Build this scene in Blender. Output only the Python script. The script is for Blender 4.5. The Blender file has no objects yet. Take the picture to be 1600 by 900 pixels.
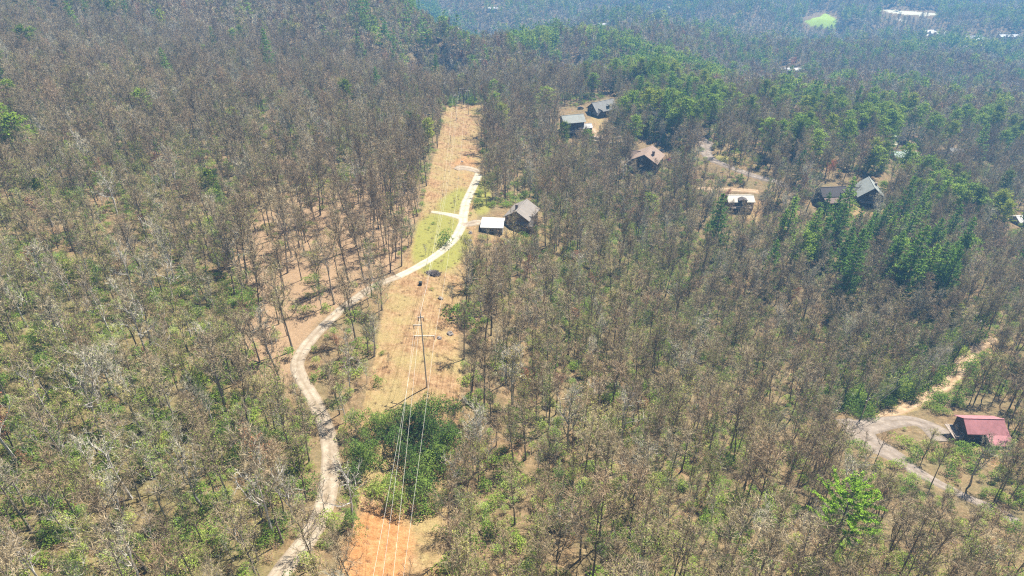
import bpy, bmesh, math, random
import numpy as np
from mathutils import Vector, Matrix

# ------------------------------------------------------------------ camera, light, exposure
SC = bpy.context.scene
COL = SC.collection
PITCH = math.radians(33.0)
CAMZ = 320.0
F = 1069.0                      # focal length in pixels of a 1600 px wide frame
cam_d = bpy.data.cameras.new('camera')
cam_d.sensor_width = 36.0
cam_d.lens = 36.0 * F / 1600.0
cam_d.clip_start = 1.0
cam_d.clip_end = 30000.0
cam = bpy.data.objects.new('camera', cam_d)
cam.location = (0, 0, CAMZ)
cam.rotation_euler = (math.pi / 2 - PITCH, 0, 0)
COL.objects.link(cam)
SC.camera = cam

SUN_EL, SUN_AZ = math.radians(56), math.radians(38)     # azimuth from +Y towards +X
world = bpy.data.worlds.new('World')
SC.world = world
world.use_nodes = True
nt = world.node_tree
nt.nodes.clear()
sky = nt.nodes.new('ShaderNodeTexSky')
sky.sky_type = 'NISHITA'
sky.sun_disc = False
sky.sun_elevation = SUN_EL
sky.sun_rotation = SUN_AZ
sky.altitude = 500
bg = nt.nodes.new('ShaderNodeBackground')
bg.inputs['Strength'].default_value = 0.05
wo = nt.nodes.new('ShaderNodeOutputWorld')
nt.links.new(sky.outputs[0], bg.inputs[0])
nt.links.new(bg.outputs[0], wo.inputs[0])

sun_d = bpy.data.lights.new('sun', 'SUN')
sun_d.energy = 5.0
sun_d.angle = math.radians(0.5)
sun_d.color = (1.0, 0.955, 0.87)
sun = bpy.data.objects.new('sun', sun_d)
sdir = Vector((math.sin(SUN_AZ) * math.cos(SUN_EL), math.cos(SUN_AZ) * math.cos(SUN_EL), math.sin(SUN_EL)))
sun.rotation_euler = sdir.to_track_quat('Z', 'Y').to_euler()
COL.objects.link(sun)

SC.view_settings.view_transform = 'Standard'
SC.view_settings.look = 'None'
SC.view_settings.gamma = 1
SC.view_settings.use_curve_mapping = False
SC.view_settings.exposure = 1.25
SC.render.engine = 'CYCLES'
SC.cycles.max_bounces = 4
SC.cycles.diffuse_bounces = 2
SC.cycles.glossy_bounces = 1
SC.cycles.transmission_bounces = 2
SC.cycles.volume_bounces = 0
SC.cycles.transparent_max_bounces = 4
SC.cycles.use_denoising = False
SC.cycles.pixel_filter_type = 'BLACKMAN_HARRIS'
SC.cycles.filter_width = 1.2

rnd = random.Random(7)
rng = np.random.default_rng(11)

# ------------------------------------------------------------------ picture <-> place
CP, SP = math.cos(PITCH), math.sin(PITCH)
def ray(u, v):
    a = (u - 800.0) / F; b = (450.0 - v) / F
    return np.array([a, CP + b * SP, -SP + b * CP])
def pix(x, y, z):
    """where a point of the place stands in the 1600x900 picture, and its depth"""
    dz = z - CAMZ
    d = y * CP - dz * SP
    d = np.where(d < 1, 1, d)
    b = (y * SP + dz * CP) / d
    return 800 + F * x / d, 450 - F * b, d

# terrain from surveyed spots: (u, v, metres below the camera)
SPOTS = [
 (620,900,112),(640,760,121),(640,680,118),(667,605,119),(640,520,121),(650,450,125),(700,380,130),(740,290,138),
 (735,230,145),(735,172,152),(600,850,115),(480,900,106),(470,600,115),(520,480,119),(450,300,124),(560,380,124),
 (450,150,135),(200,150,121),(0,150,107),(650,150,148),(200,300,116),(0,300,108),(250,450,114),(0,450,105),
 (0,600,103),(0,900,100),(250,600,111),(250,900,107),(300,750,110),(300,-60,112),(100,-60,97),(450,-50,126),(600,-5,150),(530,-30,138),(-300,300,108),(-250,0,98),
 (100,0,113),(0,0,106),(300,0,131),(450,0,143),(600,30,152),(700,60,160),(745,100,170),(600,75,156),
 (770,345,135),(820,340,139),(905,190,158),(935,165,160),(1010,245,163),(900,300,155),(1000,350,163),
 (1155,310,165),(1300,300,166),(1350,295,168),(1100,210,165),(1050,190,165),(1250,190,178),
 (1250,400,172),(1100,420,166),(950,500,147),(1100,600,156),(1250,560,168),(1350,640,160),(1400,560,170),
 (1200,850,132),(1500,880,140),(900,880,118),(900,700,128),(1525,670,155),(1550,780,148),(1590,500,165),
 (1350,750,148),(1480,420,176),(1590,400,186),(1590,300,196),(1410,245,178),(1480,240,186),(1500,170,205),
 (1400,170,205),(1590,180,215),(1230,160,200),(760,135,172),(860,140,170),(950,130,190),
 (950,85,200),(1120,130,225),(850,80,200),(790,90,188),(1235,112,240),(1350,120,245),(1500,110,262),(1590,100,270),
 (1285,32,300),(1100,60,285),(1000,45,285),(850,45,275),(800,10,295),(1000,5,305),(1200,5,312),(1400,5,315),
 (1590,5,318),(1500,60,285),(1590,50,290),(720,10,290),
]
ctrl = []
for u, v, drop in SPOTS:
    r = ray(u, v); k = drop / -r[2]
    ctrl.append((r[0] * k, r[1] * k, CAMZ - drop))
for p in [(-60,640,108),(-40,760,80),(60,700,88),(-200,1000,50),(-500,1000,70),(-900,900,150),(-500,600,232),(-700,400,262),
          (-300,100,258),(-200,-100,250),(0,-100,222),(300,-100,200),(0,40,214),(200,60,196),(-120,40,232),
          (500,300,140),(700,500,110),(1100,800,60),(1500,1200,20),(2000,1500,10),(-1500,1500,160),(-1000,1600,90),
          (0,2100,25),(800,2200,30),(-600,2200,60),(1600,2200,40),(2500,2500,90),(-2000,2600,150),
          (0,3200,140),(1200,3200,110),(-1200,3200,170),(2600,3600,150),(0,4600,210),(2500,4800,190),(-2500,4600,200),
          (4500,5000,200),(-4500,5000,210),(4000,2500,150),(-3500,2000,200),(3000,1000,120),(-2200,500,240),(1500,200,170)]:
    ctrl.append(p)
ctrl = np.array(ctrl, float)
def warp(x, y):
    # compress far country so that the spline stays even
    r = np.sqrt(x * x + y * y) + 1e-6
    k = np.log1p(r / 300.0) / r * 300.0
    return x * k / 300.0, y * k / 300.0
cw = np.stack(warp(ctrl[:, 0], ctrl[:, 1]), 1)
def tps(r2): return 0.5 * r2 * np.log(r2 + 1e-12)
n = len(ctrl)
K = tps(((cw[:, None, :] - cw[None, :, :]) ** 2).sum(2)) + np.eye(n) * 1e-3
P = np.concatenate([np.ones((n, 1)), cw], 1)
A = np.block([[K, P], [P.T, np.zeros((3, 3))]])
SOL = np.linalg.solve(A, np.concatenate([ctrl[:, 2], np.zeros(3)]))

def vnoise(x, y, seed):
    """smooth value noise in 0..1"""
    xi = np.floor(x).astype(np.int64); yi = np.floor(y).astype(np.int64)
    fx = x - xi; fy = y - yi
    fx = fx * fx * (3 - 2 * fx); fy = fy * fy * (3 - 2 * fy)
    def h(a, b):
        k = (a * 374761393 + b * 668265263 + seed * 974634777) & 0xffffffff
        k = ((k ^ (k >> 13)) * 1274126177) & 0xffffffff
        return ((k ^ (k >> 16)) & 0xffff) / 65535.0
    return (h(xi, yi) * (1 - fx) + h(xi + 1, yi) * fx) * (1 - fy) + (h(xi, yi + 1) * (1 - fx) + h(xi + 1, yi + 1) * fx) * fy
def fbm(x, y, scale, seed, octs=4):
    s = 0; a = 1; t = 0
    for i in range(octs):
        s = s + a * vnoise(x / scale + 17.3 * i, y / scale - 9.1 * i, seed + i); t += a
        a *= .5; scale *= .5
    return s / t

def H(x, y):
    x = np.atleast_1d(np.asarray(x, float)); y = np.atleast_1d(np.asarray(y, float))
    sh = np.broadcast(x, y).shape
    x = np.broadcast_to(x, sh).ravel(); y = np.broadcast_to(y, sh).ravel()
    out = np.empty(len(x))
    for i in range(0, len(x), 40000):
        xs, ys = x[i:i + 40000], y[i:i + 40000]
        wx, wy = warp(xs, ys)
        r2 = (wx[:, None] - cw[None, :, 0]) ** 2 + (wy[:, None] - cw[None, :, 1]) ** 2
        out[i:i + 40000] = tps(r2) @ SOL[:n] + SOL[n] + SOL[n + 1] * wx + SOL[n + 2] * wy
    far = np.clip((y - 120) / 900, 0, 1)
    out += (fbm(x, y, 38.0, 3, 3) - .5) * (2.2 + 9 * far)
    out += (fbm(x, y, 250.0, 9, 3) - .5) * 125 * np.clip((y - 560) / 700, 0, 1)
    out += (fbm(x, y, 5.0, 5, 2) - .5) * .35
    cap = CAMZ - 45
    out = np.where(out > cap, cap + (out - cap) * .05, out)
    return out.reshape(sh)
def Hs(x, y): return float(H(x, y)[0])

def at(u, v, start=60.0):
    """the ground point seen at a pixel"""
    r = ray(u, v)
    k = np.concatenate([np.arange(start, 900, 2.0), np.arange(900, 4000, 8.0)])
    z = CAMZ + r[2] * k; g = H(r[0] * k, r[1] * k)
    hit = np.nonzero(z < g)[0]
    if len(hit) == 0: k1 = 3000.0; return Vector((r[0] * k1, r[1] * k1, Hs(r[0] * k1, r[1] * k1)))
    i = hit[0]
    if i == 0: k1 = k[0]
    else:
        a0 = z[i - 1] - g[i - 1]; a1 = g[i] - z[i]
        k1 = k[i - 1] + (k[i] - k[i - 1]) * a0 / (a0 + a1)
    return Vector((r[0] * k1, r[1] * k1, Hs(r[0] * k1, r[1] * k1)))

# ------------------------------------------------------------------ materials
def new_mat(name):
    m = bpy.data.materials.new(name); m.use_nodes = True
    t = m.node_tree; t.nodes.clear()
    out = t.nodes.new('ShaderNodeOutputMaterial')
    b = t.nodes.new('ShaderNodeBsdfPrincipled')
    b.inputs['Specular IOR Level'].default_value = .2
    b.inputs['Roughness'].default_value = .85
    t.links.new(b.outputs[0], out.inputs[0])
    return m, t, b
def ramp(t, fac, stops):
    r = t.nodes.new('ShaderNodeValToRGB')
    while len(r.color_ramp.elements) < len(stops): r.color_ramp.elements.new(.5)
    for e, (p, c) in zip(r.color_ramp.elements, stops):
        e.position = p; e.color = (*c, 1)
    t.links.new(fac, r.inputs[0]); return r.outputs[0]
def mixc(t, fac, a, b, mode='MIX'):
    m = t.nodes.new('ShaderNodeMix'); m.data_type = 'RGBA'; m.blend_type = mode
    for s, v in ((0, fac), (6, a), (7, b)):
        if hasattr(v, 'links'): t.links.new(v, m.inputs[s])
        elif isinstance(v, (int, float)): m.inputs[s].default_value = v
        else: m.inputs[s].default_value = (*v, 1)
    return m.outputs[2]
def noise(t, vec, scale, detail=3, rough=.6):
    n_ = t.nodes.new('ShaderNodeTexNoise'); n_.inputs['Scale'].default_value = scale
    n_.inputs['Detail'].default_value = detail; n_.inputs['Roughness'].default_value = rough
    t.links.new(vec, n_.inputs['Vector']); return n_.outputs[0]
def plain(name, base, rough=.8, var=.25, scale=.8, metal=0.0, spec=.3):
    """a solid colour broken up by fine mottling"""
    m, t, b = new_mat(name)
    g = t.nodes.new('ShaderNodeTexCoord')
    f = noise(t, g.outputs['Object'], scale, 4, .7)
    lo = tuple(c * (1 - var) for c in base); hi = tuple(min(1, c * (1 + var)) for c in base)
    t.links.new(ramp(t, f, [(.3, lo), (.7, hi)]), b.inputs['Base Color'])
    b.inputs['Roughness'].default_value = rough; b.inputs['Metallic'].default_value = metal
    b.inputs['Specular IOR Level'].default_value = spec
    return m
def plant_mat(name, stops, transl=0.0, patch=14.0, leafvar=.35):
    """colour varies from plant to plant (and softly from one part of the wood to the next)"""
    m, t, b = new_mat(name)
    oi = t.nodes.new('ShaderNodeObjectInfo')
    f1 = noise(t, oi.outputs['Location'], 1 / patch, 2, .5)
    mm = t.nodes.new('ShaderNodeMath'); mm.operation = 'MULTIPLY_ADD'
    t.links.new(oi.outputs['Random'], mm.inputs[0]); mm.inputs[1].default_value = .75
    m2 = t.nodes.new('ShaderNodeMath'); m2.operation = 'MULTIPLY_ADD'
    t.links.new(f1, m2.inputs[0]); m2.inputs[1].default_value = .9; m2.inputs[2].default_value = -.33
    t.links.new(m2.outputs[0], mm.inputs[2])
    c = ramp(t, mm.outputs[0], stops)
    g = t.nodes.new('ShaderNodeTexCoord')
    f = noise(t, g.outputs['Object'], 1.3, 2, .7)
    k = ramp(t, f, [(.3, (1 - leafvar,) * 3), (.7, (1 + leafvar,) * 3)])
    c = mixc(t, 1.0, c, k, 'MULTIPLY')
    t.links.new(c, b.inputs['Base Color'])
    if transl > 0:
        tr = t.nodes.new('ShaderNodeBsdfTranslucent'); t.links.new(c, tr.inputs[0])
        ms = t.nodes.new('ShaderNodeMixShader'); ms.inputs[0].default_value = transl
        t.links.new(b.outputs[0], ms.inputs[1]); t.links.new(tr.outputs[0], ms.inputs[2])
        t.links.new(ms.outputs[0], t.nodes['Material Output'].inputs[0])
    return m
M = {}
M['bark'] = plant_mat('bark', [(.0, (.12, .098, .07)), (.5, (.19, .16, .12)), (1., (.29, .25, .20))])
M['pale_bark'] = plant_mat('pale_bark', [(.0, (.27, .245, .21)), (.5, (.42, .385, .34)), (1., (.58, .545, .49))])
M['twigs'] = plant_mat('grey_twigs', [(.0, (.20, .145, .085)), (.3, (.31, .235, .14)), (.6, (.39, .30, .175)), (1., (.52, .43, .26))])
M['pale_twigs'] = plant_mat('pale_twigs', [(.0, (.33, .29, .19)), (.5, (.46, .41, .28)), (1., (.62, .56, .43))])
M['red_twigs'] = plant_mat('reddish_twigs', [(.0, (.30, .20, .115)), (.5, (.42, .30, .175)), (1., (.53, .39, .24))])
M['green_buds'] = plant_mat('green_buds', [(.0, (.24, .31, .06)), (.5, (.34, .39, .08)), (1., (.50, .44, .13))], .3)
M['red_buds'] = plant_mat('red_buds', [(.0, (.36, .10, .06)), (.5, (.46, .17, .09)), (1., (.46, .25, .13))], .3)
M['orange_buds'] = plant_mat('orange_leaves', [(.0, (.52, .12, .05)), (1., (.62, .24, .09))], .3)
M['brown_leaves'] = plant_mat('brown_leaves', [(.0, (.26, .15, .07)), (1., (.44, .27, .14))], .2)
M['needles'] = plant_mat('pine_needles', [(.0, (.12, .17, .018)), (.5, (.215, .27, .028)), (1., (.36, .39, .04))], .35)
M['dark_needles'] = plant_mat('dark_needles', [(.0, (.08, .16, .02)), (.5, (.15, .26, .03)), (1., (.26, .38, .04))], .3)
M['bright_needles'] = plant_mat('bright_needles', [(.0, (.17, .26, .025)), (1., (.31, .40, .045))], .3)
M['great_needles'] = plant_mat('great_pine_needles', [(.0, (.14, .25, .02)), (1., (.25, .40, .035))], .25, leafvar=.6)
M['laurel'] = plant_mat('laurel_leaves', [(.0, (.10, .175, .025)), (.5, (.20, .30, .04)), (1., (.36, .43, .07))], .25)
M['rhodo'] = plant_mat('rhododendron_leaves', [(.0, (.05, .10, .02)), (.5, (.11, .18, .03)), (1., (.24, .31, .05))], .15, leafvar=.6)
M['sapling'] = plant_mat('sapling_leaves', [(.0, (.18, .30, .045)), (.5, (.29, .39, .07)), (1., (.44, .46, .12))], .3)
M['brush'] = plant_mat('dry_brush', [(.0, (.20, .145, .10)), (.5, (.31, .22, .15)), (1., (.42, .31, .20))])

# ------------------------------------------------------------------ scene bookkeeping
def tag(o, label=None, cat=None, group=None, kind=None):
    if label: o['label'] = label
    if cat: o['category'] = cat
    if group: o['group'] = group
    if kind: o['kind'] = kind
    return o
def mesh_from(name, verts, faces, mats, fm=None, smooth=False):
    me = bpy.data.meshes.new(name)
    me.from_pydata([tuple(v) for v in verts], [], [tuple(f) for f in faces])
    for m in mats: me.materials.append(m)
    if fm is not None: me.polygons.foreach_set('material_index', np.asarray(fm, np.int32))
    if smooth: me.polygons.foreach_set('use_smooth', np.ones(len(me.polygons), bool))
    me.update(); return me
def link(name, me, parent=None, loc=None):
    o = bpy.data.objects.new(name, me); COL.objects.link(o)
    if parent is not None: o.parent = parent
    if loc is not None: o.location = loc
    return o
def empty(name, loc, rz=0):
    o = bpy.data.objects.new(name, None); COL.objects.link(o)
    o.location = loc; o.rotation_euler = (0, 0, rz); o.empty_display_size = 1
    return o

# ------------------------------------------------------------------ plant shapes
class Geo:
    def __init__(s): s.v = []; s.f = []; s.m = []
    def tube(s, pts, rad, sides=4, mi=0):
        pts = [np.asarray(p, float) for p in pts]; base = len(s.v)
        for i, p in enumerate(pts):
            d = pts[min(i + 1, len(pts) - 1)] - pts[max(i - 1, 0)]
            d = d / (np.linalg.norm(d) + 1e-9)
            a = np.cross(d, (0, 0, 1.) if abs(d[2]) < .9 else (1., 0, 0)); a /= np.linalg.norm(a)
            b = np.cross(d, a)
            for k in range(sides):
                t = 2 * math.pi * k / sides
                s.v.append(p + rad[i] * (math.cos(t) * a + math.sin(t) * b))
        for i in range(len(pts) - 1):
            for k in range(sides):
                k2 = (k + 1) % sides
                s.f.append((base + i * sides + k, base + i * sides + k2, base + (i + 1) * sides + k2, base + (i + 1) * sides + k)); s.m.append(mi)
    def sliver(s, p, d, ln, w, g, mi=0, bend=0.0):
        side = np.cross(d, g.normal(size=3)); side /= (np.linalg.norm(side) + 1e-9)
        b = len(s.v)
        mid = p + d * ln * .5 + g.normal(size=3) * ln * .09
        s.v += [p - side * w * .5, p + side * w * .5, mid + side * w * .38, mid - side * w * .38, p + d * ln + g.normal(size=3) * ln * .08]
        s.f += [(b, b + 1, b + 2, b + 3), (b + 3, b + 2, b + 4)]; s.m += [mi, mi]
    def leaf(s, p, size, g, mi=0, up=0.0):
        n_ = g.normal(size=3); n_[2] = abs(n_[2]) + up; n_ /= np.linalg.norm(n_)
        a = np.cross(n_, g.normal(size=3)); a /= np.linalg.norm(a); b_ = np.cross(n_, a)
        l = size * g.uniform(.7, 1.3); w = l * g.uniform(.45, .8); b = len(s.v)
        s.v += [p - a * l * .5, p + b_ * w * .5 - a * l * .08, p + a * l * .5, p - b_ * w * .5 + a * l * .05]
        s.f.append((b, b + 1, b + 2, b + 3)); s.m.append(mi)
    def mesh(s, name, mats): return mesh_from(name, s.v, s.f, mats, s.m)
def unit(v): return v / (np.linalg.norm(v) + 1e-9)
def limb_path(p, d, ln, g, n_=4, up=.12, wob=.13):
    pts = [p]; d = d.copy()
    for i in range(n_):
        d = unit(d + g.normal(size=3) * wob + np.array([0, 0, up])); p = p + d * ln / n_; pts.append(p)
    return pts
def bare_tree(seed, h=13, spread=1.0, limbs=9, lod=0, first=.38, fork=False, buds=0, budsize=.22, twigw=.038, tw=11, lean=.03, rk=1.0):
    """returns (trunk and limbs, twigs with their buds)"""
    g = np.random.default_rng(seed); T = Geo(); C = Geo()
    r0 = h * .0135 * rk
    sides = 5 if lod == 0 else 3
    tr = limb_path(np.array([0, 0, -.6]), unit(np.array([g.normal() * lean, g.normal() * lean, 1])), h * .93 + .6, g, 7, .1, .045)
    nT = len(tr) - 1
    T.tube(tr, [r0 * (1.25 if i == 0 else 1 - .88 * i / nT) for i in range(nT + 1)], sides)
    tips = []
    for i in range(limbs):
        t = first + (1 - first) * (i + g.uniform(0, .7)) / limbs; t = min(t, .97)
        k = t * nT; j = int(k); p = tr[j] * (1 - k + j) + tr[min(j + 1, nT)] * (k - j)
        az = i * 2.4 + g.uniform(-.5, .5)
        incl = g.uniform(.55, 1.0) * (1.15 - .6 * t)
        d = np.array([math.cos(az) * math.sin(incl), math.sin(az) * math.sin(incl), math.cos(incl)])
        ln = h * spread * g.uniform(.28, .42) * (1.12 - .62 * t)
        rb = r0 * (1 - .85 * t) * .62 + .012
        pts = limb_path(p, d, ln, g, 4, .13, .2)
        T.tube(pts, [rb, rb * .8, rb * .6, rb * .42, rb * .22], 3 if lod else 4)
        for q in range(1, 5):
            for z in range(2 if q < 4 else 3):
                pp = pts[q] * (1 - .3 * g.random()) + pts[q - 1] * (.0); pp = pts[q] + (pts[q - 1] - pts[q]) * g.uniform(0, .7)
                dd = unit(unit(pts[q] - pts[q - 1]) + g.normal(size=3) * .62 + np.array([0, 0, .25]))
                l2 = ln * g.uniform(.3, .55)
                if lod < 2:
                    p2 = limb_path(pp, dd, l2, g, 2, .1, .2)
                    (T if lod == 0 else C).tube(p2, [rb * .38 + .006, rb * .26 + .006, .009], 3)
                else: p2 = [pp, pp + dd * l2 * .5, pp + dd * l2]
                tips.append((p2, l2))
    for i in range(3):
        p2 = limb_path(tr[-1 - i // 2], unit(np.array([g.normal() * .5, g.normal() * .5, 1])), h * .12, g, 2); tips.append((p2, h * .12))
    for p2, l2 in tips:
        for q in range(tw):
            u_ = g.uniform(.15, 1) * 2; j = min(int(u_), 1); p = p2[j] + (p2[j + 1] - p2[j]) * (u_ - j)
            d = unit(unit(p2[j + 1] - p2[j]) * .9 + g.normal(size=3) * .65 + np.array([0, 0, .2]))
            ln = g.uniform(.5, 1.25) * (h / 13) * (1 + .25 * lod)
            C.sliver(p, d, ln, twigw, g)
            nb = int(buds) + (g.random() < buds % 1)
            for z in range(nb): C.leaf(p + d * ln * g.uniform(.3, 1) + g.normal(size=3) * .12, budsize, g, 1)
    return T, C
def pine_tree(seed, h=17, w=3.6, bare=.35, whorls=11, per=6, tuft=14, size=.55, droop=.0, round_=False, lod=0, spray=1.0):
    g = np.random.default_rng(seed); T = Geo(); C = Geo()
    tr = limb_path(np.array([0, 0, -.6]), unit(np.array([g.normal() * .03, g.normal() * .03, 1])), h + .4, g, 6, .12, .03)
    T.tube(tr, [h * .014 * (1 - .92 * i / 6) + .02 for i in range(7)], 5 if lod == 0 else 3)
    for i in range(whorls):
        t = bare + (1 - bare) * (i + .4) / whorls; k = t * 6; j = min(int(k), 5); p0 = tr[j] + (tr[j + 1] - tr[j]) * (k - j)
        f = (t - bare) / (1 - bare)
        prof = (math.sin(math.pi * (.18 + .8 * f)) ** .7) if round_ else ((1 - f) ** .75 * (.55 + .45 * min(1, f * 5 + .3)))
        for q in range(per):
            az = i * 1.3 + q * 2 * math.pi / per + g.uniform(-.4, .4)
            ln = w * prof * g.uniform(.55, 1.2) + .35
            if g.random() < .12: continue
            d = unit(np.array([math.cos(az), math.sin(az), (.45 if round_ else .18) * (.2 + f * 1.6) - droop]))
            pts = limb_path(p0, d, ln, g, 3, .05 - droop * .3, .1)
            if lod < 2: T.tube(pts, [.05, .035, .02, .01], 3)
            nn = max(2, int(tuft * (ln / w) * spray))
            for z in range(nn):
                s_ = g.uniform(.3, 1.05); kk = s_ * 3; jj = min(int(kk), 2); c = pts[jj] + (pts[jj + 1] - pts[jj]) * (kk - jj)
                c = c + g.normal(size=3) * np.array([.28, .28, .12]) * (size / .5) * (1.2 if round_ else .9)
                C.leaf(c, size, g, 0, .5)
    for z in range(int(tuft * .8)): C.leaf(tr[-1] + g.normal(size=3) * np.array([.2, .2, .5]), size * .8, g, 0, .2)
    return T, C
def shrub(seed, r=1.6, h=2.0, n_=420, size=.26, twig=10, mi=0):
    g = np.random.default_rng(seed); T = Geo(); C = Geo()
    lobes = [(g.normal(size=3) * np.array([r * .45, r * .45, 0]) + np.array([0, 0, h * g.uniform(.4, .7)]), g.uniform(.45, .75)) for _ in range(6)]
    for c, k in lobes:
        T.tube(limb_path(np.array([c[0] * .2, c[1] * .2, -.4]), unit(c), np.linalg.norm(c) + .3, g, 3), [.05, .04, .03, .012], 3)
    for i in range(n_):
        c, k = lobes[g.integers(len(lobes))]
        d = unit(g.normal(size=3)); d[2] = abs(d[2]) * 1.1 - .25
        p = c + d * np.array([r * k, r * k, h * .45]) * g.uniform(.75, 1.08)
        C.leaf(p, size, g, mi, .5)
    for i in range(twig):
        c, k = lobes[g.integers(len(lobes))]
        T.tube([c, c + unit(g.normal(size=3) * .5 + np.array([0, 0, 1])) * h * .6], [.02, .008], 3)
    return T, C
def brush_tuft(seed, n_=70, r=.6, ln=.55, w=.035):
    g = np.random.default_rng(seed); C = Geo()
    for i in range(n_):
        p = np.array([g.normal() * r * .5, g.normal() * r * .5, -.05])
        C.sliver(p, unit(g.normal(size=3) * .6 + np.array([0, 0, 1])), ln * g.uniform(.5, 1.4), w, g)
    return Geo(), C

PROTO = {}
def proto(kind, name, TC, tm, cm, desc):
    T, C = TC
    PROTO.setdefault(kind, []).append(dict(trunk=T.mesh(name + '_trunk', tm) if T.v else None, crown=C.mesh(name + '_crown', cm), desc=desc))
B = M
proto('bare', 'bare_a', bare_tree(1, 14, 1.0, 11, buds=.25, budsize=.17), [B['bark']], [B['twigs'], B['green_buds']], 'grey bare tree with rounded crown')
proto('bare', 'bare_b', bare_tree(2, 15, .85, 11, first=.45), [B['bark']], [B['twigs'], B['red_buds']], 'tall narrow bare tree')
proto('bare', 'bare_c', bare_tree(3, 12, rk=1.45, spread=1.2, limbs=9, first=.3, twigw=.042, buds=.2, budsize=.17), [B['pale_bark']], [B['pale_twigs'], B['green_buds']], 'bare tree with pale crooked limbs')
proto('bare', 'bare_d', bare_tree(4, 13, 1.0, 10, tw=12), [B['bark']], [B['red_twigs'], B['red_buds']], 'bare tree with reddish brown crown')
proto('bare', 'bare_e', bare_tree(5, 14.5, 1.05, 8, first=.5, tw=9), [B['bark']], [B['twigs'], B['red_buds']], 'bare tree with a thin open crown')
proto('bare', 'bare_f', bare_tree(6, 11, 1.15, 9, first=.25, tw=12), [B['pale_bark']], [B['twigs'], B['red_buds']], 'low pale barked bare tree')
proto('bare', 'bare_g', bare_tree(7, 13, .95, 9, buds=.5, budsize=.17), [B['bark']], [B['twigs'], B['brown_leaves']], 'bare tree with a few brown leaves')
proto('bare', 'bare_h', bare_tree(9, 12.5, 1.3, 6, rk=1.6, first=.42, tw=5, twigw=.045), [B['pale_bark']], [B['pale_twigs'], B['red_buds']], 'dead looking tree with whitish limbs')
proto('bud', 'bud_a', bare_tree(11, 12, 1.0, 9, buds=.8, tw=8), [B['bark']], [B['twigs'], B['green_buds']], 'rounded tree in yellow green bud')
proto('bud', 'bud_b', bare_tree(12, 14, .8, 10, buds=.65, tw=8), [B['bark']], [B['twigs'], B['green_buds']], 'tall slim tree in light green bud')
proto('bud', 'bud_c', bare_tree(13, 9, 1.1, 8, buds=1.4, first=.25, tw=6), [B['pale_bark']], [B['pale_twigs'], B['sapling']], 'small tree with fresh pale green leaves')
proto('bud', 'bud_d', bare_tree(14, 10, 1.1, 9, buds=.8, first=.3, tw=8), [B['bark']], [B['red_twigs'], B['red_buds']], 'tree in orange red bud')
proto('bud', 'bud_e', bare_tree(15, 9, 1.25, 10, buds=2.2, first=.2, tw=8, budsize=.24), [B['bark']], [B['red_twigs'], B['orange_buds']], 'orange red leafing tree')
def P(name, seed, tm, cm, desc, **k): proto('pine', name, pine_tree(seed, **k), [B[tm]], [B[cm]], desc)
P('pine_a', 21, 'bark', 'needles', 'tall pine with rounded crown', h=16, w=3.4, bare=.5, whorls=9, round_=True, tuft=44, size=.55)
P('pine_b', 22, 'bark', 'bright_needles', 'bright green pine with open crown', h=15, w=4.0, bare=.42, whorls=10, round_=True, tuft=42, size=.55)
P('pine_c', 23, 'bark', 'dark_needles', 'dark conical white pine with layered boughs', h=20, w=4.6, bare=.12, whorls=17, per=7, tuft=40, size=.55)
P('pine_d', 24, 'bark', 'dark_needles', 'slim dark green hemlock', h=15, w=3.0, bare=.08, whorls=16, per=6, tuft=34, size=.5, droop=.08)
P('pine_e', 25, 'bark', 'needles', 'young bushy pine', h=8, w=2.8, bare=.1, whorls=9, round_=True, tuft=40, size=.46)
P('pine_f', 26, 'bark', 'great_needles', 'great bright green pine', h=18, w=4.4, bare=.46, whorls=10, per=7, round_=True, tuft=210, size=.23)
proto('shrub', 'shrub_a', shrub(31, 1.7, 2.2, 420, .27), [B['bark']], [B['laurel']], 'rounded laurel shrub')
proto('shrub', 'shrub_b', shrub(32, 2.3, 2.8, 560, .30), [B['bark']], [B['laurel']], 'wide rhododendron shrub')
proto('shrub', 'shrub_c', shrub(33, 1.3, 3.2, 360, .24, twig=20), [B['pale_bark']], [B['sapling']], 'loose light green sapling')
proto('shrub', 'shrub_d', shrub(34, 1.3, 1.4, 170, .22, twig=26), [B['pale_bark']], [B['brown_leaves']], 'low brown leaved bush')
proto('shrub', 'shrub_e', shrub(35, 2.6, 5.6, 1250, .25, twig=22), [B['bark']], [B['rhodo']], 'tall rhododendron clump')
proto('tuft', 'tuft_a', brush_tuft(41), [], [B['brush']], 'dry tuft')
proto('tuft', 'tuft_b', brush_tuft(42, 50, .9, .4, .04), [], [B['brush']], 'dry tuft')
# the same plants with fewer, larger faces for the far country
def far(kind, name, TC, tm, cm): proto(kind, name, TC, tm, cm, '')
far('mid_bare', 'mb_a', bare_tree(51, 13, 1., 8, lod=2, tw=4, twigw=.16), [B['bark']], [B['twigs']])
far('mid_bare', 'mb_b', bare_tree(52, 14, .9, 8, lod=2, tw=4, twigw=.16), [B['bark']], [B['red_twigs']])
far('mid_bare', 'mb_c', bare_tree(53, 12, 1.1, 7, lod=2, tw=4, twigw=.16), [B['pale_bark']], [B['pale_twigs']])
far('mid_bare', 'mb_d', bare_tree(54, 13, 1., 7, lod=2, tw=4, twigw=.15, buds=1, budsize=.5), [B['bark']], [B['twigs'], B['green_buds']])
far('mid_bare', 'mb_e', bare_tree(56, 14, 1., 8, lod=2, tw=3, twigw=.17), [B['bark']], [B['twigs']])
far('mid_bare', 'mb_f', bare_tree(57, 10, 1., 7, lod=2, tw=4, twigw=.15, buds=1, budsize=.5), [B['bark']], [B['red_twigs'], B['red_buds']])
far('mid_pine', 'mp_a', pine_tree(61, 16, 3.4, .45, 6, 6, 12, 1.1, 0, True, 2), [B['bark']], [B['needles']])
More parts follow.
